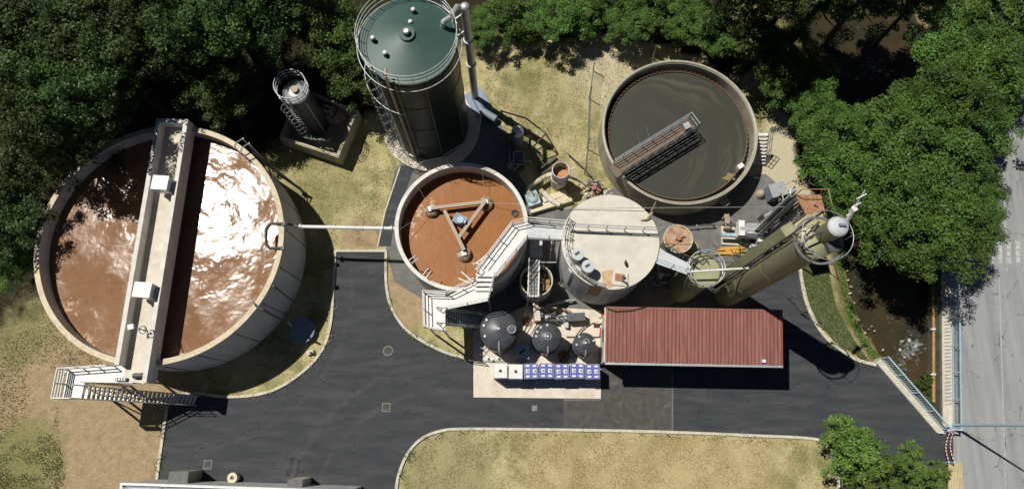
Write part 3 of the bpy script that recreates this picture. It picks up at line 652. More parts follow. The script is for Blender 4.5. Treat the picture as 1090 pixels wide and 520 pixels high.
b = MB(); b.path([p0-nv*.85+Vector((0,0,.0)), p1-nv*.85], .05); b.path([p0-nv*1.05, p1-nv*1.05-dv*.3], .04); b.build('pipe', M['dsteel'], t)
b = MB(); b.rail([p1-nv*.55, p1+nv*.55], 1.1, .03, .6); b.box(p1+Vector((.0,0,.3))-dv*.7, (.5,.5,.6), .5); b.build('drive_head', M['steel'], t)
b = MB(); b.cyl(p1-dv*.3, .25, .5, H3, 16); b.build('centre_shaft', M['dsteel'], t)
b = MB()
for dd_ in (2.6,3.5):
    a0 = p0+dv*dd_+nv*.55; b.tube(a0, a0+nv*.8+Vector((0,0,1.0)), .03)
b.build('arm', M['steel'], t)
q = P3(787,178,2.1); t = thing('weir_box', 'small white box on the lower right weir of the olive grey tank', 'box', q)
b = MB(); b.box(q+Vector((0,0,.1)), (.45,.3,.4), .6); b.build('body', M['white'], t)
b = MB(); b.box(q+Vector((0,0,.33)), (.5,.35,.05), .6); b.build('lid', M['white'], t)
q = P3(778,188,2.0); t = thing('scum_patch', 'ochre scum floating inside the lower right edge of the olive grey tank', 'scum', q)
b = MB(); rnd = random.Random(3)
b.sheet([(q.x+math.cos(i*.7)*(.35+rnd.random()*.25)*(1.3 if i%2 else .8), q.y+math.sin(i*.7)*(.25+rnd.random()*.2)) for i in range(9)], 1.985); b.build('foam', M['scum'], t)
# white stair on its right
q = P3(810,165,0); t = thing('tank_stairs', 'short white steel stair against the right side of the olive grey tank', 'staircase', q)
u0, u1 = P3(812,141,2.6), P3(808,175,.1); 
b = MB()
for s_ in (-.45,.45): b.beam(u0+Vector((s_,0,0)), u1+Vector((s_,0,0)), .06,.2)
b.build('stringer', M['steel'], t)
for i in range(9):
    c_ = u0.lerp(u1, (i+.5)/9); b = MB(); b.box(c_, (.86,.2,.04)); b.build('tread', M['white'], t)
MB().rail([u0+Vector((.5,0,0)), u1+Vector((.5,0,0))], 1.0, .03, 1.0).build('railing', M['steel'], t)
for px,py,lb in ((772,216,'white ring valve mounted low on the lower right wall of the olive grey tank'),):
    q = P3(px,py,1.2); t = thing('wall_valve', lb, 'valve', q); nrm = (Vector((q.x,q.y))-C3).normalized().to_3d()
    b = MB(); b.tube(q-nrm*.5, q+nrm*.25, .3, 18); b.build('flange', M['wallth'], t); b = MB(); b.tube(q+nrm*.25, q+nrm*.3, .18, 16); b.build('opening', M['black'], t)
for px,py,lb in ((768,211,'short pale stub pipe on the lower right wall of the olive grey tank'),(802,189,'white tap fitting on the ground under the short white stair')):
    q = P3(px,py,1.0 if px<790 else .1); t = thing('pipe_stub', lb, 'pipe', q); b = MB(); b.tube(q, q+Vector((.35,-.05,.1)), .08, 10); b.build('pipe', M['white'], t); b = MB(); b.tube(q+Vector((.35,-.05,.1)), q+Vector((.4,-.05,.12)), .14, 10); b.build('flange', M['white'], t)

# ============================================================ GREEN SILO
C4 = Vector((-6.61,23.63)); R4 = 3.04; H4 = 13.0
t = thing('green_silo', 'tall glossy dark green steel silo with a railed conical roof', 'silo', C4)
MB().lathe(C4, [(R4,.3),(R4,H4)], 80).build('shell', M['gtank'], t)
b = MB(); b.lathe(C4, [(R4+.07,H4),(R4+.07,H4+.08),(R4-.05,H4+.08),(.5,H4+.75),(.5,H4+.76)], 80, False)
b.build('roof', M['groof'], t)
for zz in (2.6,6.0,9.4,12.6): b = MB(); b.ring((C4.x,C4.y,zz), R4+.0, .035, 64); b.build('hoop', M['gtank'], t)
b = MB(); b.cyl(C4, .5, H4+.7, H4+.9, 24); b.cyl(C4, .22, H4+.9, H4+1.15, 20); b.build('hatch', M['groof'], t)
b = MB(); b.cyl(C4, .16, H4+1.15, H4+1.22, 16); b.build('vent_cap', M['white'], t)
for px,py in ((397,41),(410,57),(440,11),(437,24)):
    q = P3(px,py,H4+.6); b = MB(); b.cyl(q, .15, H4+.1, H4+.7, 16); v_ = b.build('roof_vent', M['groof'], t); b = MB(); b.dome(q, .15, H4+.7, .12, 16); b.build('vent_cap', M['white'], v_)
b = MB(); b.ringrail(C4, R4+.12, H4+.05, 1.2, .024, 80, 22, mids=2); b.build('railing', M['steel'], t)
b = MB(); b.ring((C4.x,C4.y,H4-.35), R4+.35, .03, 64); 
b.ring((C4.x,C4.y,9.5), R4+.5, .03, 40, math.pi*.95, math.pi*1.45); b.build('pipe', M['steel'], t)
# caged ladder down the front left
la = C4+Vector((math.cos(R_(232)),math.sin(R_(232))))*(R4+.25); lt = Vector((-math.sin(R_(232)),math.cos(R_(232)))); lo_ = Vector((math.cos(R_(232)),math.sin(R_(232))))
b = MB()
for s_ in (-.25,.25): w_ = la+lt*s_; b.tube((w_.x,w_.y,.3),(w_.x,w_.y,H4+1.1),.035)
for i in range(40): z_ = .5+i*.32; b.tube((*(la-lt*.25),z_),(*(la+lt*.25),z_),.02,5)
b.build('ladder', M['steel'], t)
b = MB()
for i in range(9): c_ = la+lo_*.35; b.ring((c_.x,c_.y,2.6+i*1.25), .4, .02, 16)
for a_ in (-1.2,-.4,.4,1.2):
    c_ = la+lo_*.35+(lo_*math.cos(a_)+lt*math.sin(a_))*.4; b.tube((c_.x,c_.y,2.4),(c_.x,c_.y,H4+.6),.02,5)
b.build('ladder_cage', M['midsteel'], t)
b = MB(); c_ = C4+Vector((math.cos(R_(248)),math.sin(R_(248))))*(R4+.16); b.path([(c_.x*1.0,c_.y+.5,H4+.9),(c_.x,c_.y,H4+.9),(c_.x,c_.y,.5)], .09); b.build('pipe', M['wood'], t)
for a_ in (238,256,290,330):
    c_ = C4+Vector((math.cos(R_(a_)),math.sin(R_(a_))))*(R4+.14); b = MB(); b.path([(c_.x,c_.y,12.6),(c_.x,c_.y,.6)], .045); b.build('cable_conduit', M['dsteel'], t)
b = MB(); b.cyl(C4, R4+.95, -.1, .34, 72); b.build('footing', M['slab'], t)
q = P3(418,158,.35); t = thing('gravel_apron', 'scattered pale gravel on the footing left of the green silo', 'gravel', q); rnd = random.Random(5); t['kind'] = 'stuff'
b = MB()
for i in range(420):
    aa = R_(rnd.uniform(165,262)); rr = R4+rnd.uniform(.05,.9); s_ = rnd.uniform(.04,.11); b.box((C4.x+rr*math.cos(aa), C4.y+rr*math.sin(aa), .36), (s_,s_*1.3,s_), rnd.uniform(0,3))
b.build('pebbles', M['stone'], t)
# tall riser pipe beside the silo
q = P3(494,10,13.2); qx = Vector((-3.05,26.0,0))
t = thing('riser_pipe', 'tall pale grey riser pipe bending over onto the roof of the green silo', 'pipe', qx)
b = MB(); b.tube((qx.x,qx.y,.2),(qx.x,qx.y,13.2),.30,20); b.dome(qx,.31,13.2,.2,20); b.build('riser', M['steel'], t)
e1 = P3(472,22,H4+.9); e0 = Vector((qx.x,qx.y,13.0))
b = MB(); b.path([e0+Vector((0,0,.0)), e0+Vector((-.5,-.1,.35)), e1+Vector((.5,.15,.2)), e1+Vector((0,0,-.1)), e1+Vector((-.1,0,-.7))], .17, 12); b.build('elbow', M['steel'], t)
b = MB()
for zz in (12.6,10.6): b.tube((qx.x,qx.y,zz),(*(C4+(qx.xy-C4).normalized()*R4),zz-.2),.06)
b.build('bracket', M['steel'], t)
for zz in (9.3,6.0): b = MB(); b.ring((qx.x,qx.y,zz),.33,.06,20); b.build('flange', M['white'], t)
b = MB(); p_ = P3(528,128,.3); b.path([(qx.x,qx.y,.6),(qx.x+.6,qx.y-1.2,.5),(p_.x,p_.y,.5)], .3, 12); b.build('foot_pipe', M['bluegrey'], t)
b = MB(); b.box((qx.x+.3,qx.y-.4,.18),(1.6,2.4,.36),.5); b.build('footing', M['bluegrey'], t)
t = thing('pipe_manifold', 'thin bent steel pipes and rail around the lower right of the green silo', 'pipe', P3(500,140,0))
b = MB(); b.path([P3(512,118,1.2),P3(511,132,1.2),P3(494,152,1.2),P3(470,167,1.2),P3(449,172,1.2),P3(446,178,1.2)], .05); b.path([P3(512,118,.7),P3(511,132,.7),P3(494,152,.7),P3(470,167,.7),P3(449,172,.7)], .04); b.build('pipe', M['steel'], t)
b = MB()
for px,py in ((512,118),(511,132),(494,152),(470,167),(449,172)): b.tube(P3(px,py,0), P3(px,py,1.2), .04)
b.build('post', M['steel'], t)

# ============================================================ SMALL DARK TANK IN ITS WALLED BUND
zb = 1.7
o_ = [P(298,148,zb),P(345,168,zb),P(362,168,zb),P(380,118,zb),P(372,112,zb),P(330,95,zb),P(305,118,zb)]
o_ = [P(297,147,zb),P(360,168,zb),P(381,117,zb),P(318,92,zb)]
t = thing('bund_wall', 'low square grey concrete bund walled round the small dark tank', 'bund', (*((o_[0]+o_[2])/2),0))
def inset(poly, dd_):
    n = len(poly); out = []; ar = sum(poly[i].x*poly[(i+1)%n].y-poly[(i+1)%n].x*poly[i].y for i in range(n)); s_ = 1 if ar > 0 else -1
    for i in range(n):
        a_ = (poly[i]-poly[i-1]).normalized(); c_ = (poly[(i+1)%n]-poly[i]).normalized(); na = Vector((-a_.y,a_.x))*s_; nc = Vector((-c_.y,c_.x))*s_
        m_ = (na+nc).normalized(); out.append(poly[i]+m_*(dd_/max(.3,m_.dot(na))))
    return out
i_ = inset(o_, .25)
b = MB(); n = 4
for i in range(4):
    j = (i+1)%4; b.prism([o_[i],o_[j],i_[j],i_[i]], -.1, zb)
b.build('wall', M['wallth'], t)
b = MB(); b.sheet(inset(o_,.2), .12); b.build('floor', M['wallth'], t)
b = MB(); ii = inset(o_, .13)
b.path([(ii[0].x,ii[0].y,zb+.03),(ii[1].x,ii[1].y,zb+.03)], .06); b.build('coping', M['rim'], t)
C5 = P(315,98,6.0); C5 = Vector((C5.x,C5.y)); H5 = 6.0; R5 = .95
t = thing('small_silo', 'small dark steel tank with a pale domed lid and ring rail inside the bund', 'tank', C5)
MB().cyl(C5, R5, .1, H5, 40).build('shell', M['dsteel'], t)
b = MB(); b.lathe(C5, [(R5+.03,H5),(R5+.03,H5+.05),(.3,H5+.3),(.001,H5+.3)], 40); b.build('lid', M['steel'], t)
b = MB(); b.cyl(C5,.28,H5+.28,H5+.5,20); b.build('hatch', M['wood'], t)
b = MB(); b.ringrail(C5-Vector((.15,-.1)), R5+.2, H5, 1.1, .03, 40, 12, mids=2); b.build('railing', M['steel'], t)
b = MB(); lc = C5+Vector((-.55,-1.0))
for s_ in (-.22,.22): b.tube((lc.x+s_,lc.y,.2),(lc.x+s_,lc.y,H5+1),.03)
for i in range(18): b.tube((lc.x-.22,lc.y,.4+i*.33),(lc.x+.22,lc.y,.4+i*.33),.02,5)
b.build('ladder', M['steel'], t)
b = MB()
for i in range(8): b.ring((lc.x,lc.y-.35,1.8+i*.62),.38,.02,16)
for a_ in (0,2,4): b.tube((lc.x+.38*math.cos(a_),lc.y-.35+.38*math.sin(a_),1.7),(lc.x+.38*math.cos(a_),lc.y-.35+.38*math.sin(a_),6.4),.018,5)
b.build('ladder_cage', M['midsteel'], t)
b = MB(); b.path([(C5.x+.6,C5.y-.75,H5-.1),(C5.x+.75,C5.y-.8,H5-.3),(C5.x+.75,C5.y-.8,.5)], .05); b.build('pipe', M['steel'], t)
q = P3(336,152,.5); t = thing('valve_cluster', 'cluster of green handled valves in the lower corner of the bund', 'valve', q); rnd = random.Random(8)
for i in range(9): b = MB(); a_ = q+Vector((rnd.uniform(-.6,.5),rnd.uniform(-.25,.35),rnd.uniform(.3,1.3))); b.tube(a_, a_+Vector((rnd.uniform(-.3,.3),rnd.uniform(-.3,.3),rnd.uniform(-.2,.2))), .05); b.build('handle', M['lime'], t)
b = MB(); b.path([q+Vector((-.9,.3,.4)), q+Vector((-.3,0,.9)), q+Vector((.4,-.1,.9)), q+Vector((1.2,-.2,.9)), q+Vector((1.5,.3,.4))], .08); b.path([q+Vector((-.4,.1,.3)), q+Vector((.7,.1,.6)), q+Vector((1.2,.0,.3))], .06)
b.build('pipe', M['rim'], t)
q = P3(347,118,.3); t = thing('crumpled_tarpaulin', 'crumpled pale tarpaulin with rusty folds lying in the bund behind the tank', 'tarpaulin', q)
def blobsheet(c, rx_, ry_, z, h, seed, n=22, rot=0):
    vs = []; fs = []
    for j in range(n+1):
        for i in range(n+1):
            u, v = i/n*2-1, j/n*2-1; rr = math.hypot(u,v); k_ = max(0,1-rr**3) if rr < 1 else 0
            if rr > 1: u/=rr; v/=rr
            hh = k_*h*(.35+.65*abs(noise.noise(Vector((u*2.2+seed,v*2.2,seed)))*2))+.02
            x_ = u*rx_*(1+.15*noise.noise(Vector((u*2,v*2,seed+9)))); y_ = v*ry_
            vs.append((c[0]+x_*math.cos(rot)-y_*math.sin(rot), c[1]+x_*math.sin(rot)+y_*math.cos(rot), z+hh))
    for j in range(n):
        for i in range(n): k_ = j*(n+1)+i; fs.append((k_,k_+1,k_+n+2,k_+n+1))
    b = MB(); b.add(vs, fs); return b
M['tarp'] = mat('pale_tarpaulin', (.55,.46,.36), (.32,.20,.12), 2.0, .7)
blobsheet(P(350,118,1.2), 1.25,.8, .5, 1.3, 2, rot=-.4).build('sheet', M['tarp'], t)
b = MB(); pp = P(350,118,1.2); b.box((pp.x,pp.y,.35),(1.9,1.1,.6),-.4); b.build('pallet', M['wood'], t)

# ============================================================ PALE-ROOFED TANK in the middle
C6 = Vector((7.743,13.85))*(45.5/52); R6 = 3.37; H6 = 6.5
t = thing('roofed_tank', 'round concrete tank with a flat cream roof, grey streaked wall', 'tank', C6)
M['wallw'] = mat('streaked_wall', (.56,.56,.55), (.42,.42,.42), 1.3, .8, stretch=(1.6,1.6,.06), c3=(.16,.15,.14), s3=1.7, lo3=.55, hi3=.75)
MB().cyl(C6, R6-.04, -.2, H6-.15, 96).build('wall', M['wallw'], t)
MB().cyl(C6, R6, H6-.15, H6, 96).build('roof', M['roofw'], t)
rnd = random.Random(4)
b = MB(); aa = R_(253); q = C6+Vector((math.cos(aa),math.sin(aa)))*(R6-.02); b.box((q.x,q.y,H6-1.6),(.7,.06,2.6),aa+math.pi/2); b.build('rust_stain', M['rust'], t)
b = MB(); aa = R_(215); q = C6+Vector((math.cos(aa),math.sin(aa)))*(R6); b.box((q.x,q.y,H6-2.6),(.35,.06,4.0),aa+math.pi/2); b.build('sunlit_streak', M['white'], t)  # white strip paints in the sunlit left part of the wall
for px,py,lb in ((615,270,'white capped round vent on the cream roof, the upper left of two'),(626,283,'white capped round vent on the cream roof, the lower right of two')):
    q = P(px,py,H6+1.2); t = thing('roof_vent', lb, 'vent', (q.x,q.y,H6), 'white capped vents on the cream roof')
    b = MB(); b.cyl(q, .40, H6, H6+1.15, 28); b.build('drum', M['steel'], t)
    b = MB(); b.cyl(q, .43, H6+1.15, H6+1.21, 28); b.build('cap', M['paleg'], t)
    b = MB(); b.box((q.x-.05,q.y+.05,H6+1.25),(.34,.12,.1),.6); b.build('handle', M['dsteel'], t)
q = P3(660,297,H6); t = thing('roof_hatch', 'rust stained square hatch frame near the lower edge of the cream roof', 'hatch', q)
b = MB(); b.box(q+Vector((0,0,.06)), (1.0,.9,.12), -.12); b.build('frame', M['roofw'], t)
b = MB(); b.box(q+Vector((-.05,.1,.15)), (.62,.5,.06), -.12); b.build('cover', M['rust'], t)
b = MB(); b.tube(q+Vector((.1,-.1,.2)), q+Vector((.45,-.35,.25)), .07); b.box(q+Vector((.2,.1,.25)),(.2,.15,.2)); b.build('latch', M['dsteel'], t)
q = P3(648,298,H6+.004); t = thing('rust_stain', 'rust brown stain on the cream roof beside the square hatch', 'stain', q)
b = MB(); b.sheet([(q.x+x_,q.y+y_) for x_,y_ in ((-.5,.6),(.3,.75),(.45,.1),(.35,-.45),(-.1,-.6),(-.45,-.35),(-.4,.1))], H6+.004); b.build('mark', mat('rust_mark', (.55,.42,.28), (.42,.26,.13), 2, .85), t)
q = P3(666,281,H6); t = thing('lifting_lug', 'tiny black lug alone on the cream roof above the hatch', 'lug', q)
b = MB(); b.box(q+Vector((0,0,.12)), (.14,.3,.24), .3); b.build('body', M['black'], t); b = MB(); b.tube(q+Vector((0,-.1,.24)), q+Vector((-.05,.2,.38)), .06); b.build('hook', M['black'], t)
# railing round the left and lower edge
t = thing('roof_railing', 'pale railing curving round the left and lower edge of the cream roof', 'railing', (*C6,H6))
MB().ringrail(C6, R6-.12, H6, 1.0, .03, 30, 9, R_(150), R_(262), 2).build('railing', M['steel'], t)
b = MB(); b.ring((C6.x,C6.y,H6+.06), R6-.12, .04, 30, R_(150), R_(262)); b.ringrail(C6, R6-.5, H6, .6, .025, 30, 7, R_(160), R_(225), 0); b.build('foot_rail', M['steel'], t)
t = thing('roof_railing', 'long straight railing across the upper half of the cream roof', 'railing', P3(655,245,H6))
MB().rail([P3(606,243,H6), P3(703,247,H6)], 1.1, .035, 1.3, 1).build('railing', M['steel'], t)
b = MB(); b.beam(P3(606,246.5,H6+.05), P3(702,249.5,H6+.05), .09,.06); b.build('toe_board', M['dsteel'], t)
t = thing('guide_wire', 'thin pale wire running level over the yard past the top of the cream roof', 'wire', P3(720,221,7))
b = MB(); b.path([P3(600,222,6.6), P3(700,221,6.9), P3(835,220,7.2)], .022, 4); b.build('wire', M['steel'], t)
b = MB(); b.tube(P3(690,232,H6+.0), P3(698,215,H6+1.1), .04); b.path([P3(682,234,H6+.05), P3(688,233,H6+.2), P3(695,226,H6+.5)], .06); b.tube(P3(745,224,4.5), P3(747,215,5.8), .03); b.build('stay', M['wood'], t)

# ============================================================ WALKWAYS
zw = 5.9
t = thing('walkway', 'white steel walkway climbing beside the orange brown tank and crossing to the cream roof', 'walkway', P3(530,270,zw))
b = MB(); b.prism([P(452,312,5.2),P(474,311,5.2),P(474,317,5.2),P(474,353,5.2),P(453,349,5.2)], 5.08, 5.2); b.build('platform', M['white'], t)
b = MB(); b.prism([P(474,316,5.2),P(507,300,5.2),P(524,300,5.2),P(520,320,5.2),P(474,329,5.2)], 5.085, 5.2); b.build('platform', M['white'], t)
b = MB(); 
for i in range(4): f = i*.25; b.box((*P(515+i*0.6,307-i*5.0,5.2+f),5.2+f+.1),(1.2,.36,.2)); 
b.build('step', M['white'], t)
b = MB(); b.prism([P(506,292,zw),P(526,292,zw),P(560,252,zw),P(560,238,zw),P(545,240,zw)], zw-.1, zw+.02); b.build('deck', M['white'], t)
b = MB(); b.prism([P(560,237.5,zw),P(560,252.5,zw),P(608,255,zw),P(608,241,zw)], zw-.1, zw+.018); b.build('deck', M['deckgrey'], t)
b = MB(); b.beam(P3(527,296,zw-.3), P3(561,254,zw-.3), .08,.35); b.beam(P3(561,254,zw-.3), P3(608,256,zw-.3), .08,.35); b.build('girder', M['steel'], t)
for pts in ([P3(452,312,5.2),P3(453,349,5.2),P3(473,352,5.2)], [P3(452,312,5.2),P3(476,313,5.2),P3(505,299,5.2)], [P3(476,329,5.2),P3(520,320,5.2),P3(526,296,5.9),P3(561,254,zw),P3(607,256,zw)], [P3(507,290,zw),P3(545,240,zw),P3(562,236,zw),P3(607,240,zw)]):
    MB().rail(pts, 1.1, .035, 1.3, 1, True).build('railing', M['white'], t)
b = MB()
for px,py in ((455,315),(471,349),(455,346),(520,318),(523,303)): q = P(px,py,5.2); b.tube((q.x,q.y,0),(q.x,q.y,5.1),.08)
b.build('post', M['steel'], t)
t = thing('access_stairs', 'grey open tread stairs descending from the white walkway towards the black tanks', 'staircase', (*P(490,340,0),0))
s0, s1 = P3(466,329,5.1), P3(527,336,.1); s2, s3 = P3(466,345,5.1), P3(527,350,.1)
b = MB(); 
for p0, p1 in ((s0,s1),(s2,s3)): b.beam(p0,p1,.06,.24)
b.build('stringer', M['steel'], t)
for i in range(1,23):
    f = i/23; pa = s0.lerp(s1,f); pb = s2.lerp(s3,f); dd = (pb-pa)*.04; b = MB(); b.beam(pa+dd,pb-dd,.17,.04); b.build('tread', M['bluegrey'], t)
for p0,p1 in ((s0,s1),(s2,s3)): MB().rail([p0,p1],1.0,.03,1.6).build('railing', M['steel'], t)
t = thing('sampling_arm', 'white pipe frame leaning out from the walkway over the orange brown liquid', 'pipe', P3(515,285,5))
b = MB(); b.path([P3(524,292,5.4), P3(512,276,5.0), P3(504,282,5.0)], .05); b.path([P3(512,276,5.0), P3(519,270,5.0)], .05); b.path([P3(503,280,5.1), P3(519,281,5.2)], .05); b.build('arm', M['white'], t)
b = MB(); b.path([P3(491,289,4.8), P3(504,300,5.3)], .05); b.path([P3(488,296,4.8), P3(503,302,5.3)], .05); b.build('arm', M['white'], t)
t = thing('walkway', 'short blue grey footbridge from the cream roof down to the small olive tank', 'walkway', P3(722,273,6.4))
pa,pb,pc,pd = P(702,263,6.5),P(697,279,6.5),P(731,292,6.3),P(738,281,6.3)
b = MB(); b.prism([pa,pb,pc,pd], 6.25, 6.36); b.build('deck', M['deckgrey'], t)
MB().rail([P3(702,263,6.36), P3(738,281,6.36)], 1.1,.03,1.0,2).build('railing', M['dsteel'], t)
MB().rail([P3(697,279,6.36), P3(731,292,6.36)], 1.1,.03,1.0,1).build('railing', M['railblue'], t)

# small open tank with a white grating bridge
q = P(571,298,3.0); C7 = Vector((q.x,q.y))
t = thing('open_sump_tank', 'small open round tank of murky water below the white grating', 'tank', C7)
MB().wall(C7, 1.22, 1.12, 0, 3.0, 48).build('wall', M['wallw'], t)
MB().disc(C7, 1.13, 2.2, 48).build('liquid', M['river'], t)
b = MB(); b.path([(C7.x+.1,C7.y-.1,2.6),(C7.x+1.0,C7.y-.1,2.6)], .07); b.box((C7.x+.75,C7.y-.25,2.4),(.5,.8,.3)); b.build('fitting', M['ochre'], t)
b = MB(); b.ring((C7.x,C7.y,3.05), 1.17, .05, 48); b.build('rim', M['rim'], t)
t = thing('grating_bridge', 'white framed grating lying lengthways over the small open tank', 'grating', P3(568,296,3.6))
fr = [P3(563,277,3.6),P3(574,277,3.6),P3(573,315,3.6),P3(562,315,3.6)]
b = MB(); 
for i in range(4): b.beam(fr[i],fr[(i+1)%4],.1,.12)
b.build('frame', M['white'], t)
b = MB()
for i in range(1,26): b.beam(fr[0].lerp(fr[3],i/26), fr[1].lerp(fr[2],i/26), .03,.03)
for i in (1,2): b.beam(fr[0].lerp(fr[1],i/3), fr[3].lerp(fr[2],i/3), .035,.035)
b.build('grate', M['steel'], t)
b = MB()
for p in fr: b.tube((p.x,p.y,0),p,.05)
b.tube(P3(574,279,3.7), P3(592,279,3.7), .05); b.build('support', M['steel'], t)
MB().rail([fr[0],fr[3]],1.0,.03,1.2).build('railing', M['white'], t)
t = thing('inspection_frame', 'weathered box frame with a wheel standing above the grating under the walkway', 'frame', P3(571,265,2))
q = P3(571,264,3.2); b = MB(); b.box(q+Vector((0,0,-.8)),(.9,1.3,1.4)); b.build('body', M['wallw'], t); b = MB(); b.ring(P3(569,268,3.4),.35,.04,20); b.build('wheel', M['steel'], t)
a = MB(); a.prism(pl([(550,296),(594,296),(594,335),(550,335)]), -.05, .05); tag(a.build('concrete_pad', M['asphalt_yard']), kind='structure')

# ============================================================ THREE BLACK TANKS
def black_tank(px, py, pr, z, label, hatch):
    q = P(px,py,z); r = pr/727*(CAMH-z)*.985; q = Vector((q.x,q.y)); t = thing('chemical_tank', label, 'tank', q, 'black dome topped chemical tanks')
    b = MB(); b.cyl(q, r, .05, z-.35, 48); b.build('shell', M['btank'], t)
    b = MB(); b.lathe(q, [(r+.02,z-.38),(r+.02,z-.3),(r*.93,z-.18),(r*.5,z+.05),(.18,z+.2),(.001,z+.22)], 56); b.build('lid', M['btank'], t)
    b = MB()
    for k_ in range(1,3): b.ring((q.x,q.y,z-.35-k_*.6), r+.01,.03,40)
    b.build('rib', M['btank'], t)
    hx, hy = q.x+hatch[0]*r, q.y+hatch[1]*r
    b = MB(); b.cyl((hx,hy), hatch[2], z-.15, z+.18, 24); b.cyl((hx,hy), hatch[2]*.35, z+.18, z+.24, 16); h_ = b.build('manway', M['btank'], t)
    b = MB(); b.ring((hx,hy,z+.18), hatch[2]*.85, .02, 24); b.build('seam', M['steel'], h_)
    b = MB(); b.cyl(q, .07, z+.2, z+.32, 12); b.build('vent_cap', M['white'], t)
    for a_ in hatch[3]:
        b = MB(); b.cyl((q.x+r*.82*math.cos(a_),q.y+r*.82*math.sin(a_)), .085, z-.2, z+.02, 12); b.build('nozzle', M['steel'], t)
    b = MB(); b.path([(q.x+.02,q.y-r*.65,z),(q.x+.02,q.y-r*1.03,z-.15),(q.x+.02,q.y-r*1.06,z-1.2),(q.x+.02,q.y-r*1.06,.5)], .06); b.build('pipe', M['steel'], t)
black_tank(531,350,20.5,4.0,'largest and leftmost of the three black chemical tanks, under the stairs',(.68,-.02,.32,(2.5,2.9,3.6)))
black_tank(583,358,15.3,3.4,'middle black chemical tank between its larger and smaller neighbours',(.0,.02,.28,(1.6,2.2,2.7,3.1)))
black_tank(623,365,11.6,2.9,'smallest and rightmost black chemical tank, beside the red roof',(.1,.15,.22,(2.3,3.3,.3)))
# ============================================================ TOTES
def tote(px, label, white):
    q = P(px,394.5,2.1); w_ = 1.04; t = thing('chemical_tote', label, 'tote', (q.x,q.y,.06), 'white totes at the end of the row' if white else 'blue totes lined up below the black tanks')
    b = MB(); b.box((q.x,q.y,.51),(w_-.04,1.0,.9)); b.build('pallet_stand', M['steel' if white else 'blue'], t)
    t.rotation_euler = (0,0,0); b = MB(); b.box((q.x,q.y,1.5),(w_-.08,.98,1.08)); b.build('container', M['white' if white else 'blue'], t)
    b = MB()
    for k_ in range(5):
        z_ = 1.02+k_*.25; b.path([(q.x-w_/2+.02,q.y-.51,z_),(q.x+w_/2-.02,q.y-.51,z_),(q.x+w_/2-.02,q.y+.51,z_),(q.x-w_/2+.02,q.y+.51,z_)], .016, 5, True)
    for k_ in range(5): x_ = q.x-w_/2+.02+k_*(w_-.04)/4; b.tube((x_,q.y-.51,1.0),(x_,q.y-.51,2.06),.014,5); b.tube((x_,q.y+.51,1.0),(x_,q.y+.51,2.06),.014,5)
    b.build('cage', M['steel'], t)
    if white:
        b = MB(); b.cyl(q, .11, 2.03, 2.1, 16); b.build('cap', M['black'], t)
    else:
        for c_ in (-.24,.26):
            for r_, h_ in ((.37,.13),(0,.28),(-.37,.13)):
                b = MB(); b.box((q.x+c_,q.y+r_,2.055),(.27,h_,.03)); b.build('label_plate', M['white'], t)
            b = MB(); b.box((q.x+c_+.02,q.y,2.08),(.14,.16,.03)); b.build('cap', M['bluegrey'], t)
names = ['white tote at the far left of the row, with a small black cap','second white tote in the row, next to the blue ones','blue tote with six white plates, next to the white totes','blue tote with six white plates, second from the white totes','blue tote with six white plates, middle of the five blue ones','blue tote with six white plates, second from the right end','blue tote with six white plates at the right end of the row']
for i, nm in enumerate(names): tote(532.5+i*16.4, nm, i < 2)
for i, o_ in enumerate([o for o in bpy.data.objects if o.name.startswith('chemical_tote')]): o_.rotation_euler = (0,0,(.012,-.018,.02,-.008,.015,-.02,.006)[i%7]); o_.location.y += (.02,-.03,.0,.03,-.02,.02,-.03)[i%7]
q = P3(556,374,1.2); t = thing('dosing_box', 'blue grey lidded box with a black tap between the two larger black tanks', 'box', q); t.location.z = .06
b = MB(); b.box((q.x,q.y,.6),(.95,.95,1.1),-.03); b.build('body', M['bluegrey'], t); b = MB(); b.box((q.x,q.y,1.18),(1.0,1.0,.05),-.03); b.build('lid', M['railblue'], t)
b = MB(); b.beam((q.x-.2,q.y-.15,1.25),(q.x+.2,q.y+.15,1.25),.12,.1); b.build('tap', M['black'], t)
# pump set and pipes on the slab
M['terra'] = mat('terracotta_cover', (.32,.13,.09), (.22,.10,.07), 4, .8)
for px,py,r_,lb in ((561,342,.32,'round rusty red cover on the slab above the blue grey box'),(600,379,.42,'rusty red patch cover on the slab below the middle black tank')):
    q = P3(px,py,.06); t = thing('drain_cover', lb, 'cover', q); MB().cyl(q, r_, .05, .12, 24).build('lid', M['terra'], t); b = MB(); b.ring((q.x,q.y,.12), r_, .04, 24); b.build('frame', M['rust'], t)
q = P3(575,337,.06); t = thing('dosing_pump', 'cream pump housing with dark motors above the middle black tank', 'pump', q)
b = MB(); b.box(q+Vector((-.3,.3,.6)),(.45,1.5,1.0),.1); b.build('housing', M['cream'], t)
b = MB(); b.tube(q+Vector((.2,.2,.9)), q+Vector((1.1,.1,.9)), .2,14); b.tube(q+Vector((.3,-.3,.7)), q+Vector((1.2,-.4,.7)), .15,14); b.build('motor', M['dsteel'], t)
b = MB(); b.path([q+Vector((-.4,1.3,.9)),q+Vector((-.4,.4,1.2)),q+Vector((.5,.6,1.2)),q+Vector((1.2,.5,1.1))],.06); b.path([q+Vector((-.1,-.9,.5)),q+Vector((-.1,.0,.5))],.07); b.build('pipe', M['wood'], t)
q = P3(612,339,.06); t = thing('pump_cabinet', 'low dark grey cabinet above the smallest black tank', 'cabinet', q)
b = MB(); b.box(q+Vector((0,0,.5)),(1.3,.55,.9),.05); b.build('body', M['btank'], t); b = MB(); b.box(q+Vector((0,0,.98)),(1.36,.6,.05),.05); b.build('lid', M['dsteel'], t)
q = P3(625,351,.06); t = thing('cable_run', 'black hose curving from the black tanks towards the red roofed building', 'hose', q)
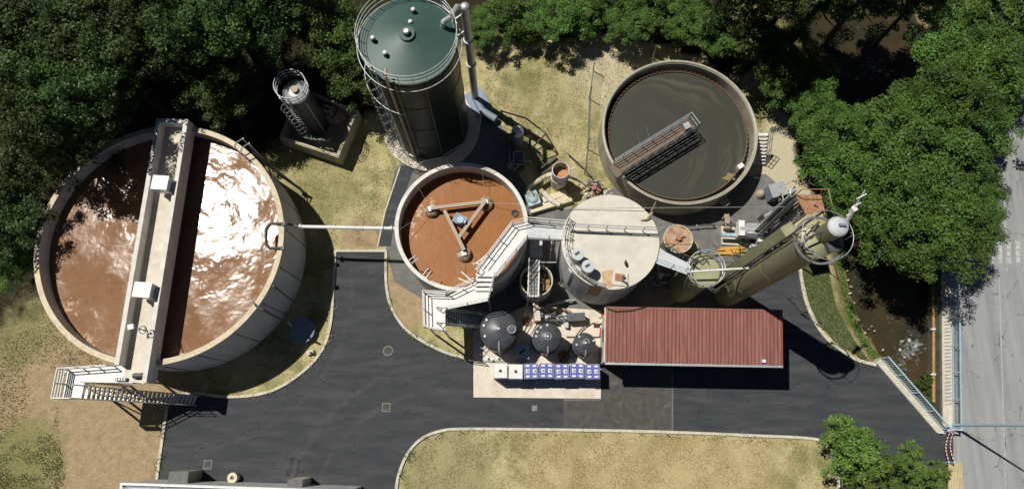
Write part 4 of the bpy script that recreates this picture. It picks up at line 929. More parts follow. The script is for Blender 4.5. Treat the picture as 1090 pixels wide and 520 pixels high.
b = MB(); b.path(smooth_line([P(596,385,.3),P(606,372,.3),P(614,356,.3),P(625,345,.3),P(640,338,.3)]) and [Vector((p.x,p.y,.35)) for p in smooth_line([P(596,385,.3),P(606,372,.3),P(614,356,.3),P(625,345,.3),P(640,338,.3)])], .05); b.build('hose', M['black'], t)
q = P3(640,354,.06); t = thing('cable_tray', 'pale cable tray with a small cover against the left end of the red roofed building', 'tray', q)
b = MB(); b.beam(P3(628,341,.9), P3(645,341,.9), .3,.12); b.beam(P3(602,357,.3), P3(640,357,.3), .12,.1); b.build('tray', M['cream'], t); b = MB(); b.box(P3(603,346,.3),(.25,.4,.5)); b.build('cover', M['steel'], t)
q = P3(511,370,.06); t = thing('anchor_stand', 'group of small metal feet and hose fittings left of the largest black tank', 'fitting', q); 
b = MB()
for px,py in ((510,365),(512,371),(511,377),(519,381),(524,383),(530,381)): p = P3(px,py,.06); b.tube(p,p+Vector((0,0,.35)),.07,8); b.box(p+Vector((0,0,.03)),(.28,.28,.05))
b.build('foot', M['steel'], t); b = MB(); b.path([P3(500,384,.3),P3(530,384,.3),P3(560,384.5,.3)],.025); b.build('hose', M['dsteel'], t)

# ============================================================ RED ROOFED BUILDING
HB = 4.2
qa,qb,qc,qd = P(645,327,4.45),P(833,330.5,4.45),P(833.5,388.5,4.2),P(644,385,4.2)
t = thing('red_roofed_building', 'long low building with a dull red corrugated metal roof', 'building', (*((qa+qc)/2),0))
wq = inset([qa,qb,qc,qd], .16)
b = MB(); b.prism(wq, -.1, 4.1); b.build('wall', M['cream'], t)
b = MB(); n = 47
vs = []; 
for i in range(n*4+1):
    f = i/(n*4); z_ = (0,.05,.05,0)[i%4]
    for p, q, zz in ((qa,qb,4.45),(qd,qc,4.2)): r_ = p.lerp(q,f); vs.append((r_.x,r_.y,zz+z_))
b.add(vs, [(2*i,2*i+1,2*i+3,2*i+2) for i in range(n*4)])
b.add([(p.x,p.y,z_) for p,z_ in ((qa,4.39),(qb,4.39),(qc,4.14),(qd,4.14))], [(0,1,2,3)])
for i in range(8):
    f = (i*6+3)/48; p_, q_ = qa.lerp(qb,f), qd.lerp(qc,f)
    b.beam((p_.x,p_.y,4.505),(q_.x,q_.y,4.255),.10,.012)
rf = b.build('roof', M['red'], t)
b = MB()
for f2 in (.03,.35,.66,.97):
    for i in range(47): f = (i+.33)/47; p_ = qa.lerp(qb,f).lerp(qd.lerp(qc,f),f2); z_ = 4.45+(4.2-4.45)*f2+.058; b.box((p_.x,p_.y,z_),(.05,.05,.02))
b.build('screw_row', M['midsteel'], rf)
b = MB(); b.beam((qd.x,qd.y-.08,4.12),(qc.x,qc.y-.08,4.12),.16,.14); b.build('gutter', M['steel'], t)
b = MB(); b.beam((qa.x,qa.y,4.47),(qb.x,qb.y,4.47),.14,.06); b.build('ridge_flashing', M['red'], t)
b = MB(); b.beam((qa.x-.05,qa.y,4.42),(qd.x-.05,qd.y,4.18),.1,.16); b.build('verge_trim', M['cream'], t)
for f in (.25,.6): 
    p = wq[3].lerp(wq[2],f); b = MB(); b.box((p.x,p.y-.02,1.5),(2.6,.06,2.9)); dr = b.build('roller_door', M['steel'], t)
b = MB(); p = wq[0].lerp(wq[3],.45); b.box((p.x-.05,p.y,2.6),(.12,.9,1.0)); b.build('window', M['dsteel'], t)
b = MB(); p = P3(813,384,4.35); b.box(p,(.25,.2,.15)); b.build('lamp', M['white'], t)
b = MB(); p = P3(645,328,4.55); b.path([(v.x,v.y,4.6) for v in (P(645,327,4.6),P(655,331,4.6),P(672,330,4.6),P(688,326,4.6))],.03); b.build('cable', M['black'], t)

# ============================================================ OLIVE TANKS / TALL TOWER
q = P(748,288,6.2); C8 = Vector((q.x,q.y)); 
t = thing('olive_tank', 'squat olive green tank with a ring railing on its pale lid', 'tank', C8)
MB().cyl(C8, 1.12, 0, 6.1, 48).build('shell', M['olive'], t)
MB().cyl(C8, 1.16, 6.1, 6.2, 48).build('lid', M['oliver'], t)
b = MB(); b.ringrail(C8, 1.22, 6.2, 1.1, .04, 48, 14); b.build('railing', M['steel'], t)
b = MB(); rnd = random.Random(6); b.path([(C8.x-.7,C8.y+.35,6.3),(C8.x-.4,C8.y+.75,6.5),(C8.x-.1,C8.y+.5,6.5),(C8.x+.2,C8.y+.8,6.5),(C8.x+.4,C8.y+.45,6.4)],.035); b.build('hose', M['dsteel'], t)
t = thing('white_boom', 'straight white pipe laid level from the squat olive tank to the tall tower', 'pipe', P3(770,288,7.4))
b = MB(); b.tube(P3(732,289,7.35), P3(800,285,7.6), .075,10); b.build('pipe', M['white'], t)
b = MB(); b.path([P3(800,281,7.6),P3(800,290,7.6)],.06); b.box(P3(804,292,7.3),(.5,.25,.2),.3); b.build('fitting', M['steel'], t)
HT = 16.0; q = P(868,257,HT); C9 = Vector((q.x,q.y)); R9 = .92
t = thing('tall_tower', 'tall slender olive green steel tower leaning over the red roofed building', 'tower', C9)
MB().cyl(C9, R9, 0, HT, 64).build('shell', M['olive'], t)
b = MB(); b.lathe(C9, [(R9+.04,HT-.02),(R9+.04,HT+.08),(.001,HT+.12)], 48); b.build('lid', M['oliver'], t)
for zz in (5,10): b = MB(); b.ring((C9.x,C9.y,zz), R9+.0, .02, 40); b.build('hoop', M['olive'], t)
cr = C9+Vector((.15,.05)); b = MB(); b.ringrail(cr, 1.35, HT+.1, 1.1, .022, 48, 6, mids=0); b.build('railing', M['steel'], t)
b = MB(); b.wall(cr, 1.36, 1.24, HT+.04, HT+.1, 40); b.build('walk_ring', M['midsteel'], t)
q = P(894,240,HT+1.9); b = MB(); b.cyl(q, .52, HT+.1, HT+1.7, 32); b.build('head_drum', M['olive'], t)
b = MB(); b.dome(q, .55, HT+1.7, .28, 32); b.build('head_cap', M['paleg'], t)
b = MB(); b.path([(q.x-.1,q.y+.0,HT+2.05),(q.x+.25,q.y,HT+2.05)],.09); b.build('vent_pipe', M['bluegrey'], t)
b = MB(); b.dome(P(862,247,HT+.4), .33, HT+.1,.3,20); b.build('hatch', M['cream'], t)
b = MB(); b.path([P3(852,262,HT+.6),P3(862,252,HT+1),P3(876,246,HT+1),P3(886,240,HT+1.4)],.06); b.path([P3(850,256,HT+.4),P3(856,265,HT+.5),P3(866,268,HT+.3)],.05); b.path([P3(858,250,HT+.4),P3(864,244,HT+.5),P3(872,236,HT+.3)],.05); b.build('pipe', M['dsteel'], t)
b = MB(); b.box(P3(887,262,HT+.4),(.7,.6,.3),.3); b.build('junction_box', M['dsteel'], t)
dz0, dz1 = P(783,0,0), 0
dd_ = (C9.normalized()); nn = Vector((-dd_.y,dd_.x)); pd = C9+nn*1.35-dd_*.2
b = MB(); b.box((pd.x,pd.y,7.4),(.75,.62,14.6), math.atan2(dd_.y,dd_.x)); b.build('duct', M['oliver'], t)  # paler olive than the shell, so sunlight on the duct is in its colour
b = MB(); ang9 = math.atan2(dd_.y,dd_.x)
lp = C9+nn*1.0-dd_*.62
for s_ in (-.2,.2): b.tube((lp.x+s_*dd_.x,lp.y+s_*dd_.y,.3),(lp.x+s_*dd_.x,lp.y+s_*dd_.y,HT+.9),.045)
for i in range(30): b.tube((*(lp-dd_*.2),.5+i*.46),(*(lp+dd_*.2),.5+i*.46),.03,5)
b.build('ladder', M['dsteel'], t)
for zz in (5,8.5,12):
    b = MB(); p = C9+nn*1.0; b.beam((*(p-dd_*.7),zz),(*(p+dd_*.5),zz+1.1),.07,.07); b.build('brace', M['dsteel'], t)
q = P3(905,232,HT+.3); t = thing('antenna_mast', 'pale lattice arm angled up from the tall tower over the trees', 'antenna', (q.x,q.y,HT))
q2 = P3(921,202,HT+2.0); q1 = P3(899,238,HT+.8)
b = MB(); b.tube(q1,q2,.04); b.tube(q1.lerp(q2,.1),q1.lerp(q2,.55),.13,8); b.build('arm', M['steel'], t)
b = MB(); 
for f in (.3,.55,.8): p = q1.lerp(q2,f); b.tube(p+Vector((-.25,-.12,0)),p+Vector((.25,.12,.1)),.035)
b.box(q1.lerp(q2,.42),(.25,.25,.4),.5); b.build('crossbar', M['white'], t)
# rusty gantry and inclined conveyor behind the tower
t = thing('rusty_platform', 'rusty platform with an orange handrail behind the tall tower', 'platform', P3(862,220,0))
zg = 8.0; gp = [P(847,207,zg),P(874,207,zg),P(878,224,zg),P(858,228,zg)]
b = MB(); b.prism(gp, zg-.12, zg); b.build('deck', M['rust'], t)
MB().rail([(*gp[0],zg),(*gp[1],zg),(*gp[2],zg)],1.1,.035,1.6,0).build('railing', M['rust'], t)
b = MB(); b.beam((*gp[0],zg-.1),(*gp[2],0.3),.1,.1)
for p in gp: b.tube((p.x,p.y,0),(p.x,p.y,zg),.07)
b.build('leg', M['rust'], t)
t = thing('inclined_conveyor', 'steel stair and conveyor frame slanting up from the machine to the rusty platform', 'conveyor', P3(830,230,2))
c0, c1 = P3(812,252,1.4), P3(852,214,7.6); dv2 = (c1-c0).normalized(); nv2 = Vector((-dv2.y,dv2.x,0)).normalized()
for s_, mm in ((-.75,'steel'),(-.2,'midsteel'),(.25,'steel'),(.8,'steel')):
    b = MB(); b.beam(c0+nv2*s_, c1+nv2*s_, .1,.2); b.build('side_rail', M[mm], t)
for i in range(18):
    p = c0.lerp(c1,(i+.5)/18); b = MB(); b.beam(p-nv2*.72,p-nv2*.24,.16,.04); b.build('tread', M['steel'], t)
b = MB(); b.beam(c0+nv2*.5+Vector((0,0,.1)), c1+nv2*.5+Vector((0,0,.1)), .4,.12); b.build('belt', M['midsteel'], t)
MB().rail([c0-nv2*.8,c1-nv2*.8],1.0,.03,1.3).build('railing', M['steel'], t)
MB().rail([c0+nv2*.85,c1+nv2*.85],1.0,.03,1.3).build('railing', M['steel'], t)
b = MB(); 
for f in (.1,.5,.95): p = c0.lerp(c1,f); b.tube((p.x,p.y,0),p,.07)
b.build('support', M['dsteel'], t)
# dewatering machine
t = thing('dewatering_machine', 'white and grey machine on a cream pad between the tall tower and tanks', 'machine', P3(795,242,0))
q = P3(800,243,1.7); rz = -.06
b = MB(); b.box((q.x-.15,q.y-.2,.08),(3.4,1.5,.14),rz); b.build('base_pad', M['cream'], t)
b = MB(); b.tube((q.x-.9,q.y,1.15),(q.x+1.2,q.y-.08,1.15),.62,20); b.build('drum', M['steel'], t)
b = MB(); b.box((q.x+.05,q.y+.0,1.55),(.8,.85,.35),rz); b.build('hood', M['steel'], t)
b = MB(); b.box((q.x-.75,q.y+.05,1.25),(.45,1.2,1.0),rz); b.build('end_housing', M['white'], t)
b = MB(); b.tube((q.x-.9,q.y-.35,.95),(q.x-2.1,q.y-.3,.95),.17,14); b.build('motor', M['railblue'], t)
b = MB(); b.tube((q.x-.9,q.y+.45,1.0),(q.x-1.7,q.y+.5,1.0),.13,14); b.build('gearbox', M['dsteel'], t)
for s_ in (1.0,1.2): b = MB(); b.ring((q.x+s_,q.y,1.3),.01,.01,3); b.box((q.x+s_,q.y,1.1),(.08,1.3,1.1),rz); b.build('side_frame', M['steel'], t)
b = MB(); b.box((q.x+.9,q.y-.75,1.0),(.6,.35,.5),rz); b.build('control_box', M['white'], t)
b = MB(); b.path([(q.x-.5,q.y-.75,.6),(q.x+.2,q.y-.85,.5),(q.x+1.4,q.y-.9,.6),(q.x+1.5,q.y+.6,.8)],.06); b.path([(q.x-.9,q.y+.7,.7),(q.x+1.2,q.y+.75,1.4)],.04); b.build('pipe', M['dsteel'], t)
b = MB(); b.box((q.x-.35,q.y-.7,.45),(.3,.3,.5),rz); b.build('valve', M['lime'], t)
q = P3(770,239,.0); t = thing('timber_pallet', 'narrow upright timber pallet left of the white and grey machine', 'pallet', q)
b = MB(); 
for s_ in (-.45,0,.45): b.box((q.x,q.y+s_,.55),(.3,.12,.9))
b.build('block', M['wood'], t); b = MB(); 
for s_ in range(5): b.box((q.x-.16+s_*.08,q.y,1.02),(.05,1.15,.04))
b.build('slat', M['wood'], t)
t = thing('timber_stack', 'stack of bright yellow boards lying on the yard below the machine', 'timber', P3(778,267,0)); rnd = random.Random(11)
for i in range(7):
    q = P3(780+rnd.uniform(-5,5),263+i*1.25,.12+.05*(i%2)); b = MB(); b.box(q,(rnd.uniform(1.5,2.3),.09,.09),rnd.uniform(-.05,.09)); b.build('board', M['yellow'], t)
q = P3(790,254,.2); t = thing('steel_frame_scrap', 'jumble of bent dark steel bars beside the yellow boards', 'scrap', P3(793,272,0)); rnd = random.Random(12)
b = MB()
for i in range(14):
    q = P3(794+rnd.uniform(-9,9),272+rnd.uniform(-7,6),.3+rnd.random()*.8); b.tube(q,q+Vector((rnd.uniform(-.8,.8),rnd.uniform(-.8,.8),rnd.uniform(-.2,.4))),.035,6)
b.build('bar', M['dsteel'], t)
q = P(722,254,2.4); C10 = Vector((q.x,q.y)); t = thing('rusty_lid_tank', 'small round tank with a flat rusty lid between the cream roof and yard', 'tank', C10)
MB().cyl(C10, 1.02, 0, 2.3, 40).build('shell', M['wallth'], t)
MB().cyl(C10, 1.08, 2.3, 2.4, 40).build('lid', M['rustlid'], t)
b = MB(); b.cyl(C10, .2, 2.4, 2.7, 16); b.beam((C10.x-.1,C10.y,2.6),(C10.x+.5,C10.y+.2,2.5),.1,.1); b.build('motor', M['rust'], t)
b = MB(); b.ring((C10.x,C10.y,2.4),1.08,.04,40); b.build('rim', M['rim'], t)
q = P(738,262,.8); t = thing('round_drum', 'pale green round drum beside the rusty lidded tank', 'drum', (q.x,q.y,0)); MB().cyl(q,.42,0,.8,24).build('body', M['oliver'], t); b = MB(); b.ring((q.x,q.y,.8),.42,.03,24); b.build('rim', M['olive'], t)
# fan box
q = P3(821,208,0); t = thing('blower_box', 'grey slant topped blower box on the gravel right of the white stair', 'machine', q)
b = MB(); b.box((q.x,q.y,.75),(1.2,1.0,1.4),.25); b.build('body', M['bluegrey'], t); b = MB(); b.box((q.x,q.y,1.48),(1.3,1.1,.06),.25); b.build('lid', M['steel'], t)
b = MB(); b.dome((q.x-.95,q.y+.05),.38,.0,.7,16); b.build('intake', M['wood'], t)
b = MB(); b.path([(q.x+.6,q.y+.4,1),(q.x+1.3,q.y+.9,1.1),(q.x+1.7,q.y+.95,.6)],.05); b.path([(q.x+.4,q.y-.6,.8),(q.x+1.5,q.y-1.1,.8)],.08); b.build('pipe', M['steel'], t)
for px,py,sx_,sy_,hh,m_,lb in ((808,253,.6,.5,.9,'dsteel','dark motor block just right of the white and grey machine'),(824,240,.9,.6,1.2,'bluegrey','blue grey gearbox under the slanting conveyor'),(817,229,.55,.55,1.3,'dsteel','dark round shouldered pump above the slanting conveyor foot'),(842,205,.5,.5,.6,'stone','pale bundle on the gravel beside the rusty platform')):
    q = P3(px,py,hh); t = thing('motor_block', lb, 'motor', (q.x,q.y,0)); b = MB(); b.box((q.x,q.y,hh/2),(sx_,sy_,hh),.5); b.build('body', M[m_], t); b = MB(); b.tube((q.x-.3,q.y-.15,hh+.12),(q.x+.3,q.y+.2,hh+.12),.16,12); b.build('motor', M['steel'], t)

# ============================================================ CREAM DRUM AND PIPE YARD
q = P(597,181,2.9); C11 = Vector((q.x,q.y)); t = thing('cream_drum_tank', 'narrow cream open tank with orange sludge inside, standing among pipes', 'tank', C11)
M['creamp'] = mat('cream_tank', (.48,.46,.38), (.36,.34,.27), 3, .6)
MB().wall(C11, .66, .60, 0, 2.9, 36).build('wall', M['creamp'], t); MB().disc(C11, .6, 2.1, 36).build('liquid', M['drumliq'], t)
b = MB(); b.ring((C11.x,C11.y,2.9),.65,.05,36); b.build('rim', M['steel'], t); b = MB(); b.ring((C11.x,C11.y,1.6),.68,.04,36); b.build('hoop', M['steel'], t)
b = MB(); b.tube((C11.x+.6,C11.y,2.7),(C11.x+1.1,C11.y+.25,2.75),.07); b.build('outlet', M['cream'], t)
t = thing('teal_container', 'lumpy pale teal plastic container at the lower left of the cream drum', 'container', P3(568,210,0))
q = P(567,210,1.1); b = MB(); b.box((q.x,q.y,.5),(1.0,1.1,.9),.35); b.build('body', M['teal'], t); b = MB(); b.dome((q.x,q.y),.45,.95,.25,20); b.build('lid', M['teal'], t); b = MB(); b.beam((q.x+.1,q.y+.1,1.25),(q.x-.1,q.y+.5,1.2),.09,.09); b.build('handle', M['dsteel'], t)
t = thing('bent_duct', 'fat pale bent duct curling round the teal container and cream drum', 'pipe', P3(575,195,0))
b = MB(); b.path([Vector((p.x,p.y,.9)) for p in smooth_line([P(562,206,.9),P(563,198,.9),P(572,193,.9),P(580,188,.9),P(588,185,.9)],4)], .2, 10); b.build('duct', M['rim'], t)
b = MB(); b.path([P3(575,202,.5),P3(588,214,.5),P3(596,218,.5)],.22,10); b.build('duct', M['cream'], t)
for i,(a_,b2,lb) in enumerate((((564,224),(608,211),'long pale beam, the lower of two lying beside the cream drum'),((578,214),(603,205),'short pale beam lying against the foot of the cream drum'))):
    p0,p1 = P3(*a_,.3),P3(*b2,.3); t = thing('concrete_beam', lb, 'beam', p0.lerp(p1,.5)); b = MB(); b.beam(p0,p1,.55,.4); b.build('body', M['rim'], t); b = MB(); b.beam(p0.lerp(p1,.03),p0.lerp(p1,.06),.58,.43); b.build('band', M['steel'], t)
t = thing('wellhead', 'white topped round vessel in the deep shade right of the green silo', 'vessel', P3(552,150,0))
q = P(551,138,2.6); b = MB(); b.cyl(q,.5,0,2.2,28); b.build('body', M['bluegrey'], t); b = MB(); b.dome(q,.5,2.2,.45,28); b.build('cap', M['white'], t); b = MB(); b.path([(q.x+.5,q.y,1.8),(q.x+1,q.y-.3,1.8),(q.x+1,q.y-.6,.2)],.1); b.path([(q.x-.2,q.y-.4,2.6),(q.x-.8,q.y-.3,2.4),(q.x-.9,q.y-.5,.3)],.1); b.build('pipe', M['dsteel'], t)
t = thing('shaded_filter', 'dark blocky filter with a square lid in the silo shadow above the orange brown tank', 'machine', P3(552,168,0))
q = P(552,168,1.3); b = MB(); b.box((q.x,q.y,.6),(.9,1.1,1.2)); b.build('body', M['dsteel'], t); b = MB(); 
for u_,v_,sx_,sy_ in ((-.4,0,.06,1.1),(.4,0,.06,1.1),(0,.52,.85,.06),(0,-.52,.85,.06)): b.box((q.x+u_,q.y+v_,1.24),(sx_,sy_,.08))
b.build('frame', M['steel'], t)
t = thing('guard_frame', 'dark angled steel frame around the shaded vessel right of the silo', 'frame', P3(565,140,0))
b = MB(); b.path([P3(533,118,1.6),P3(560,126,2.4),P3(581,142,2.4),P3(566,158,1.6)],.06); b.path([P3(533,118,0),P3(533,118,1.6)],.05); b.path([P3(581,142,0),P3(581,142,2.4)],.05); b.path([P3(566,158,0),P3(566,158,1.6)],.05); b.build('bar', M['dsteel'], t)
for i,(a_,b2,lb) in enumerate((((572,182),(592,166),'dark steel bar lying on the grass left of the cream drum'),((575,186),(597,172),'second dark bar lying just below the first, left of the cream drum'))):
    p0,p1 = P3(*a_,.3),P3(*b2,.3); t = thing('steel_bar', lb, 'bar', p0); b = MB(); b.beam(p0,p1,.14,.2); b.build('body', M['dsteel'], t)
# tangle of valves by the thickener
t = thing('valve_assembly', 'tangle of rusty pipes, cables and valves between the cream drum and low tank', 'pipework', P3(635,205,0)); rnd = random.Random(21)
mm = ['steel','wood','rust','rim','dsteel','stone','wood','rim']
for i in range(44):
    px,py = rnd.gauss(633,9), rnd.gauss(205,8); 
    if px > 650: px = 648
    q = P3(px,py,rnd.uniform(.2,1.5)); v = Vector((rnd.uniform(-1,1),rnd.uniform(-.8,.8),rnd.uniform(-.5,.5))); b = MB()
    if i%3: b.tube(q,q+v*.8,rnd.uniform(.04,.10),8)
    else: b.path([q,q+v*.6,q+v*.6+Vector((.3,-.3,-.3))],rnd.uniform(.04,.08),7); b.cyl(q, .12, q.z-.08, q.z+.1, 10)
    b.build('valve' if i%3==0 else 'pipe', M[mm[i%8]], t)
b = MB(); b.box(P3(632,200,1.2),(.35,.3,.3),.4); b.build('actuator', M['pink'], t)
for pa_,pb_,lb in (((604,163),(640,200),'dark cable run slanting over the grass to the tangle of valves'),((600,185),(628,200),'short dark cable lying right of the cream drum')):
    t = thing('cable', lb, 'cable', P3(*pa_,.1)); b = MB(); b.path([P3(*pa_,.3),P3((pa_[0]+pb_[0])/2,(pa_[1]+pb_[1])/2-2,.2),P3(*pb_,.4)],.06); b.build('cable', M['dsteel'], t)
for i,(px,py,L_,an,r_,m_,nm_,lb) in enumerate(((586,262,2.6,1.5,.07,'wood','pipe','upright tan pipe run beside the small open tank under the walkway'),(596,322,2.2,.2,.09,'steel','pipe','level grey pipe crossing below the small open tank'),(560,326,1.6,1.3,.08,'cream','pipe','cream pipe stub between the small open tank and the pump housing'),(602,330,1.3,-.5,.06,'rust','pipe','rusty thin pipe at the foot of the cream roofed tank'),(640,345,1.8,1.4,.06,'redp','hose','thin red hose along the left end wall of the red roofed building'),(760,212,1.6,.1,.08,'steel','pipe','grey pipe lying in the shade under the olive grey tank wall'),(745,240,2.4,.05,.05,'dsteel','cable','dark cable lying across the yard right of the rusty lid'),(690,250,1.8,-.9,.06,'wood','pipe','tan pipe in the shade between the cream roof and rusty lid'))):
    q = P3(px,py,.5); t = thing(nm_, lb, nm_, (q.x,q.y,0)); v = Vector((math.cos(an),math.sin(an),0))*L_/2; b = MB(); b.path([q-v,q-v*.2,q+v*.3+Vector((.08,.06,.05)),q+v,q+v+Vector((0,0,-.45))],r_); b.build('run', M[m_], t)
    b = MB(); b.tube(q-v*.25,q-v*.15,r_*1.9,10); b.build('coupling', M['steel'], t)
for ci,(px,py,spx,spy,nn_,zt,lb) in enumerate(((836,218,8,7,26,2.2,'dense tangle of grey pipes and brackets under the rusty platform'),(806,262,9,4,16,1.0,'loose grey pipes and fittings below the white and grey machine'),(700,300,4,10,10,.8,'bundle of dull pipes standing in shade right of the cream roofed tank'),(584,338,9,4,16,1.1,'pumps and short pipes crowded on the slab between the two larger black tanks'),(548,178,6,7,14,1.4,'dark pipes crowded in the shade above the orange brown tank'))):
    t = thing('pipe_cluster', lb, 'pipework', P3(px,py,0)); rnd = random.Random(60+ci); ms = ['steel','midsteel','bluegrey','wood','dsteel','steel']
    for i in range(nn_):
        q = P3(px+rnd.uniform(-spx,spx),py+rnd.uniform(-spy,spy),rnd.uniform(.2,zt)); dx = rnd.choice((0,1)); v = Vector((dx*rnd.uniform(.4,1.1),(1-dx)*rnd.uniform(.4,1.0),0)) if i%4 else Vector((0,0,.01))
        b = MB()
        if i%4: b.path([q,q+v,q+v+Vector((0,0,-q.z+.05))],rnd.uniform(.035,.08),8); b.build('pipe', M[ms[i%6]], t)
        else: b.box(q+Vector((0,0,-.1)),(rnd.uniform(.25,.5),rnd.uniform(.2,.45),.3),rnd.uniform(0,1.5)); b.tube(q,q+Vector((0,0,.25)),.1,12); b.build('housing', M[ms[i%6]], t)
# mesh fence on the grass
M['mesh'] = mat('fence_wire', (.16,.17,.16), None, 5, .6)
def mesh_fence(pts, h, name, label, posts=2.5, mtl='mesh', step=.22):
    pts = [Vector((*P(*p),0)) for p in pts]; t = thing(name, label, 'fence', pts[0])
    b = MB()
    for a_, b_ in zip(pts, pts[1:]):
        L_ = (b_-a_).length; n = int(L_/step)
        for i in range(n): q = a_.lerp(b_,(i+.5)/n); b.tube(q+Vector((0,0,.05)),q+Vector((0,0,h)),.008,4,caps=False)
        for k_ in range(int(h/.22)+1): b.tube(a_+Vector((0,0,.05+k_*.22)), b_+Vector((0,0,.05+k_*.22)), .008,4,caps=False)
    b.build('wire_panel', M[mtl], t)
    for a_, b_ in zip(pts, pts[1:]):
        n = max(1,round((b_-a_).length/posts))
        for i in range(n+1): q = a_.lerp(b_,i/n); b = MB(); b.tube(q,q+Vector((0,0,h+.1)),.04,8); b.build('post', M[mtl], t)
mesh_fence([(631,75),(627,105),(625,158),(622,185)], 1.9, 'mesh_fence', 'thin wire mesh fence standing on the dry grass left of the olive grey tank', 3.2)
mesh_fence([(694,62),(690,75)], 1.9, 'mesh_fence', 'short end of wire fence above the olive grey tank by the bushes', 2)
mesh_fence([(838,318),(852,334),(868,345)], 1.2, 'yard_fence', 'dark fence in the tower shadow on the kerb of the green verge', 1.4)
# river-side details
t = thing('bank_wall', 'slanting concrete retaining wall with a pale blue railing at the river corner', 'wall', P3(965,425,0))
ba, bb_, bc = P(931,386), P(996,461), P(1013,457)
b = MB(); nb = (bb_-ba).normalized(); nb2 = Vector((nb.y,-nb.x)); b.prism([ba+nb2*-.1,bb_+nb2*.0,bb_-nb2*.62,ba-nb2*.62] if False else [ba-nb2*.05,bb_-nb2*.05,bb_-nb2*.7,ba-nb2*.7], -3.4, .18); b.build('wall', M['kerb'], t)
b = MB(); b.prism([bb_-nb2*.7,bb_-nb2*.05,bc+Vector((0,-.35)),bc], -3.4, .16); b.build('wall', M['wallc'], t)
e0_, e1_ = Vector((*(ba-nb2*.55),.18)), Vector((*(bb_-nb2*.55),.18)); L_ = (e1_-e0_).length
b = MB(); 
for zz in (.15,1.05): b.beam(e0_+Vector((0,0,zz)), e1_+Vector((0,0,zz)), .1,.06)
b.beam(e1_+Vector((0,0,1.05)), Vector((bc.x,bc.y,1.25)), .12,.08)
b.build('rail', M['railblue'], t)
b = MB(); n = int(L_/.16)
for i in range(n+1): q = e0_.lerp(e1_,i/n); b.beam(q+Vector((0,0,.15)),q+Vector((0,0,1.05)),.035,.035)
b.build('baluster', M['railblue'], t)
for f in (0,.25,.5,.75,1): q = e0_.lerp(e1_,f); b = MB(); b.beam(q,q+Vector((0,0,1.12)),.09,.09); b.build('post', M['railblue'], t)
# road railing
def ro3(u,v,z): q = ro(u,v); return Vector((q.x,q.y,z))
t = thing('road_railing', 'pale blue parapet railing with close bars along the grey road', 'railing', ro3(6,-.3,.14))
b = MB()
for zz in (.3,1.15): b.beam(ro3(-.1,-.12,zz),ro3(18,-.12,zz),.07,.07)
b.build('rail', M['railblue'], t)
b = MB()
for i in range(130): u_ = i*.14; b.beam(ro3(u_,-.12,.3),ro3(u_,-.12,1.15),.035,.035)
b.build('baluster', M['railblue'], t)
for i in range(10): b = MB(); b.beam(ro3(i*2,-.12,.1),ro3(i*2,-.12,1.22),.1,.1); b.build('post', M['railblue'], t)
b = MB()
for i in range(60): u_ = 1.6+i*.27; b.beam(ro3(u_,-.66,.165),ro3(u_+.12,-.2,.165),.06,.03)
b.build('drain_grille', M['bluegrey'], t)
t = thing('river_pipe', 'rusty ochre pipe running above the river beside the road wall', 'pipe', P3(994,370,-.6))
p0,p1 = P3(994,428,-.6),P3(994,303,-.6); b = MB(); b.tube(p0,p1,.15,12); b.tube(p1,P3(993,240,-.6),.15,12); b.build('pipe', M['ochre'], t)
for py in (350,398):
    b = MB(); b.beam(P3(991,py,-.42),P3(1002,py,-.42),.12,.12); b.build('bracket', M['white'], t)
t = thing('street_lamp', 'tall pale blue lamp post standing at the corner of the railing and road', 'street lamp', P3(1013,452,0))
q = P3(1013,452,0); b = MB(); b.tube(q,q+Vector((0,0,11)),.11,12,.06); b.build('pole', M['railblue'], t)
b = MB(); b.path([q+Vector((0,0,11)),q+Vector((.5,-.2,11.25)),q+Vector((1.6,-.6,11.3))],.05); b.build('arm', M['railblue'], t)
b = MB(); b.box(q+Vector((2.0,-.75,11.3)),(.9,.35,.14),-.35); b.build('lamp_head', M['steel'], t)
b = MB(); b.box(q+Vector((0,0,.05)),(.4,.4,.1)); b.build('base_plate', M['steel'], t)
M['rw'] = mat('white_plastic', (.75,.75,.72), None, 5, .5)
t = thing('barrier_chain', 'two red and white chains hanging along the asphalt from the lamp post', 'chain', P3(1013,473,.5))
for s_ in (0,1):
    p0, p1 = P3(1011.5+s_*3.4,459,.9), P3(1010.5+s_*6,492,.9); L_ = (p1-p0).length; n = 18
    for k_ in (0,1):
        b = MB()
        for i in range(k_,n,2):
            f0,f1 = i/n,(i+1)/n; za = -.45*math.sin(math.pi*f0); zb_ = -.45*math.sin(math.pi*f1); b.tube(p0.lerp(p1,f0)+Vector((0,0,za)),p0.lerp(p1,f1)+Vector((0,0,zb_)),.035,6)
        b.build('white_links' if k_ else 'red_links', M['rw'] if k_ else M['redp'], t)
    for p in (p0,p1): b = MB(); b.tube((p.x,p.y,0),p,.045); b.build('post', M['railblue'], t)
t = thing('tactile_slab', 'cream ribbed slab at the roadside below the red and white chains', 'slab', P3(1018,506,0))
b = MB(); q0,q1,q2,q3 = P(1009,493),P(1023,492),P(1025,530),P(1009,530); b.prism([q0,q1,q2,q3], 0,.13); b.build('slab', M['rim'], t)
b = MB()
for i in range(9): f=(i+.5)/9; b.beam((*q0.lerp(q1,f),.15),(*q3.lerp(q2,f),.15),.05,.03)
b.build('rib', M['ribc'], t)

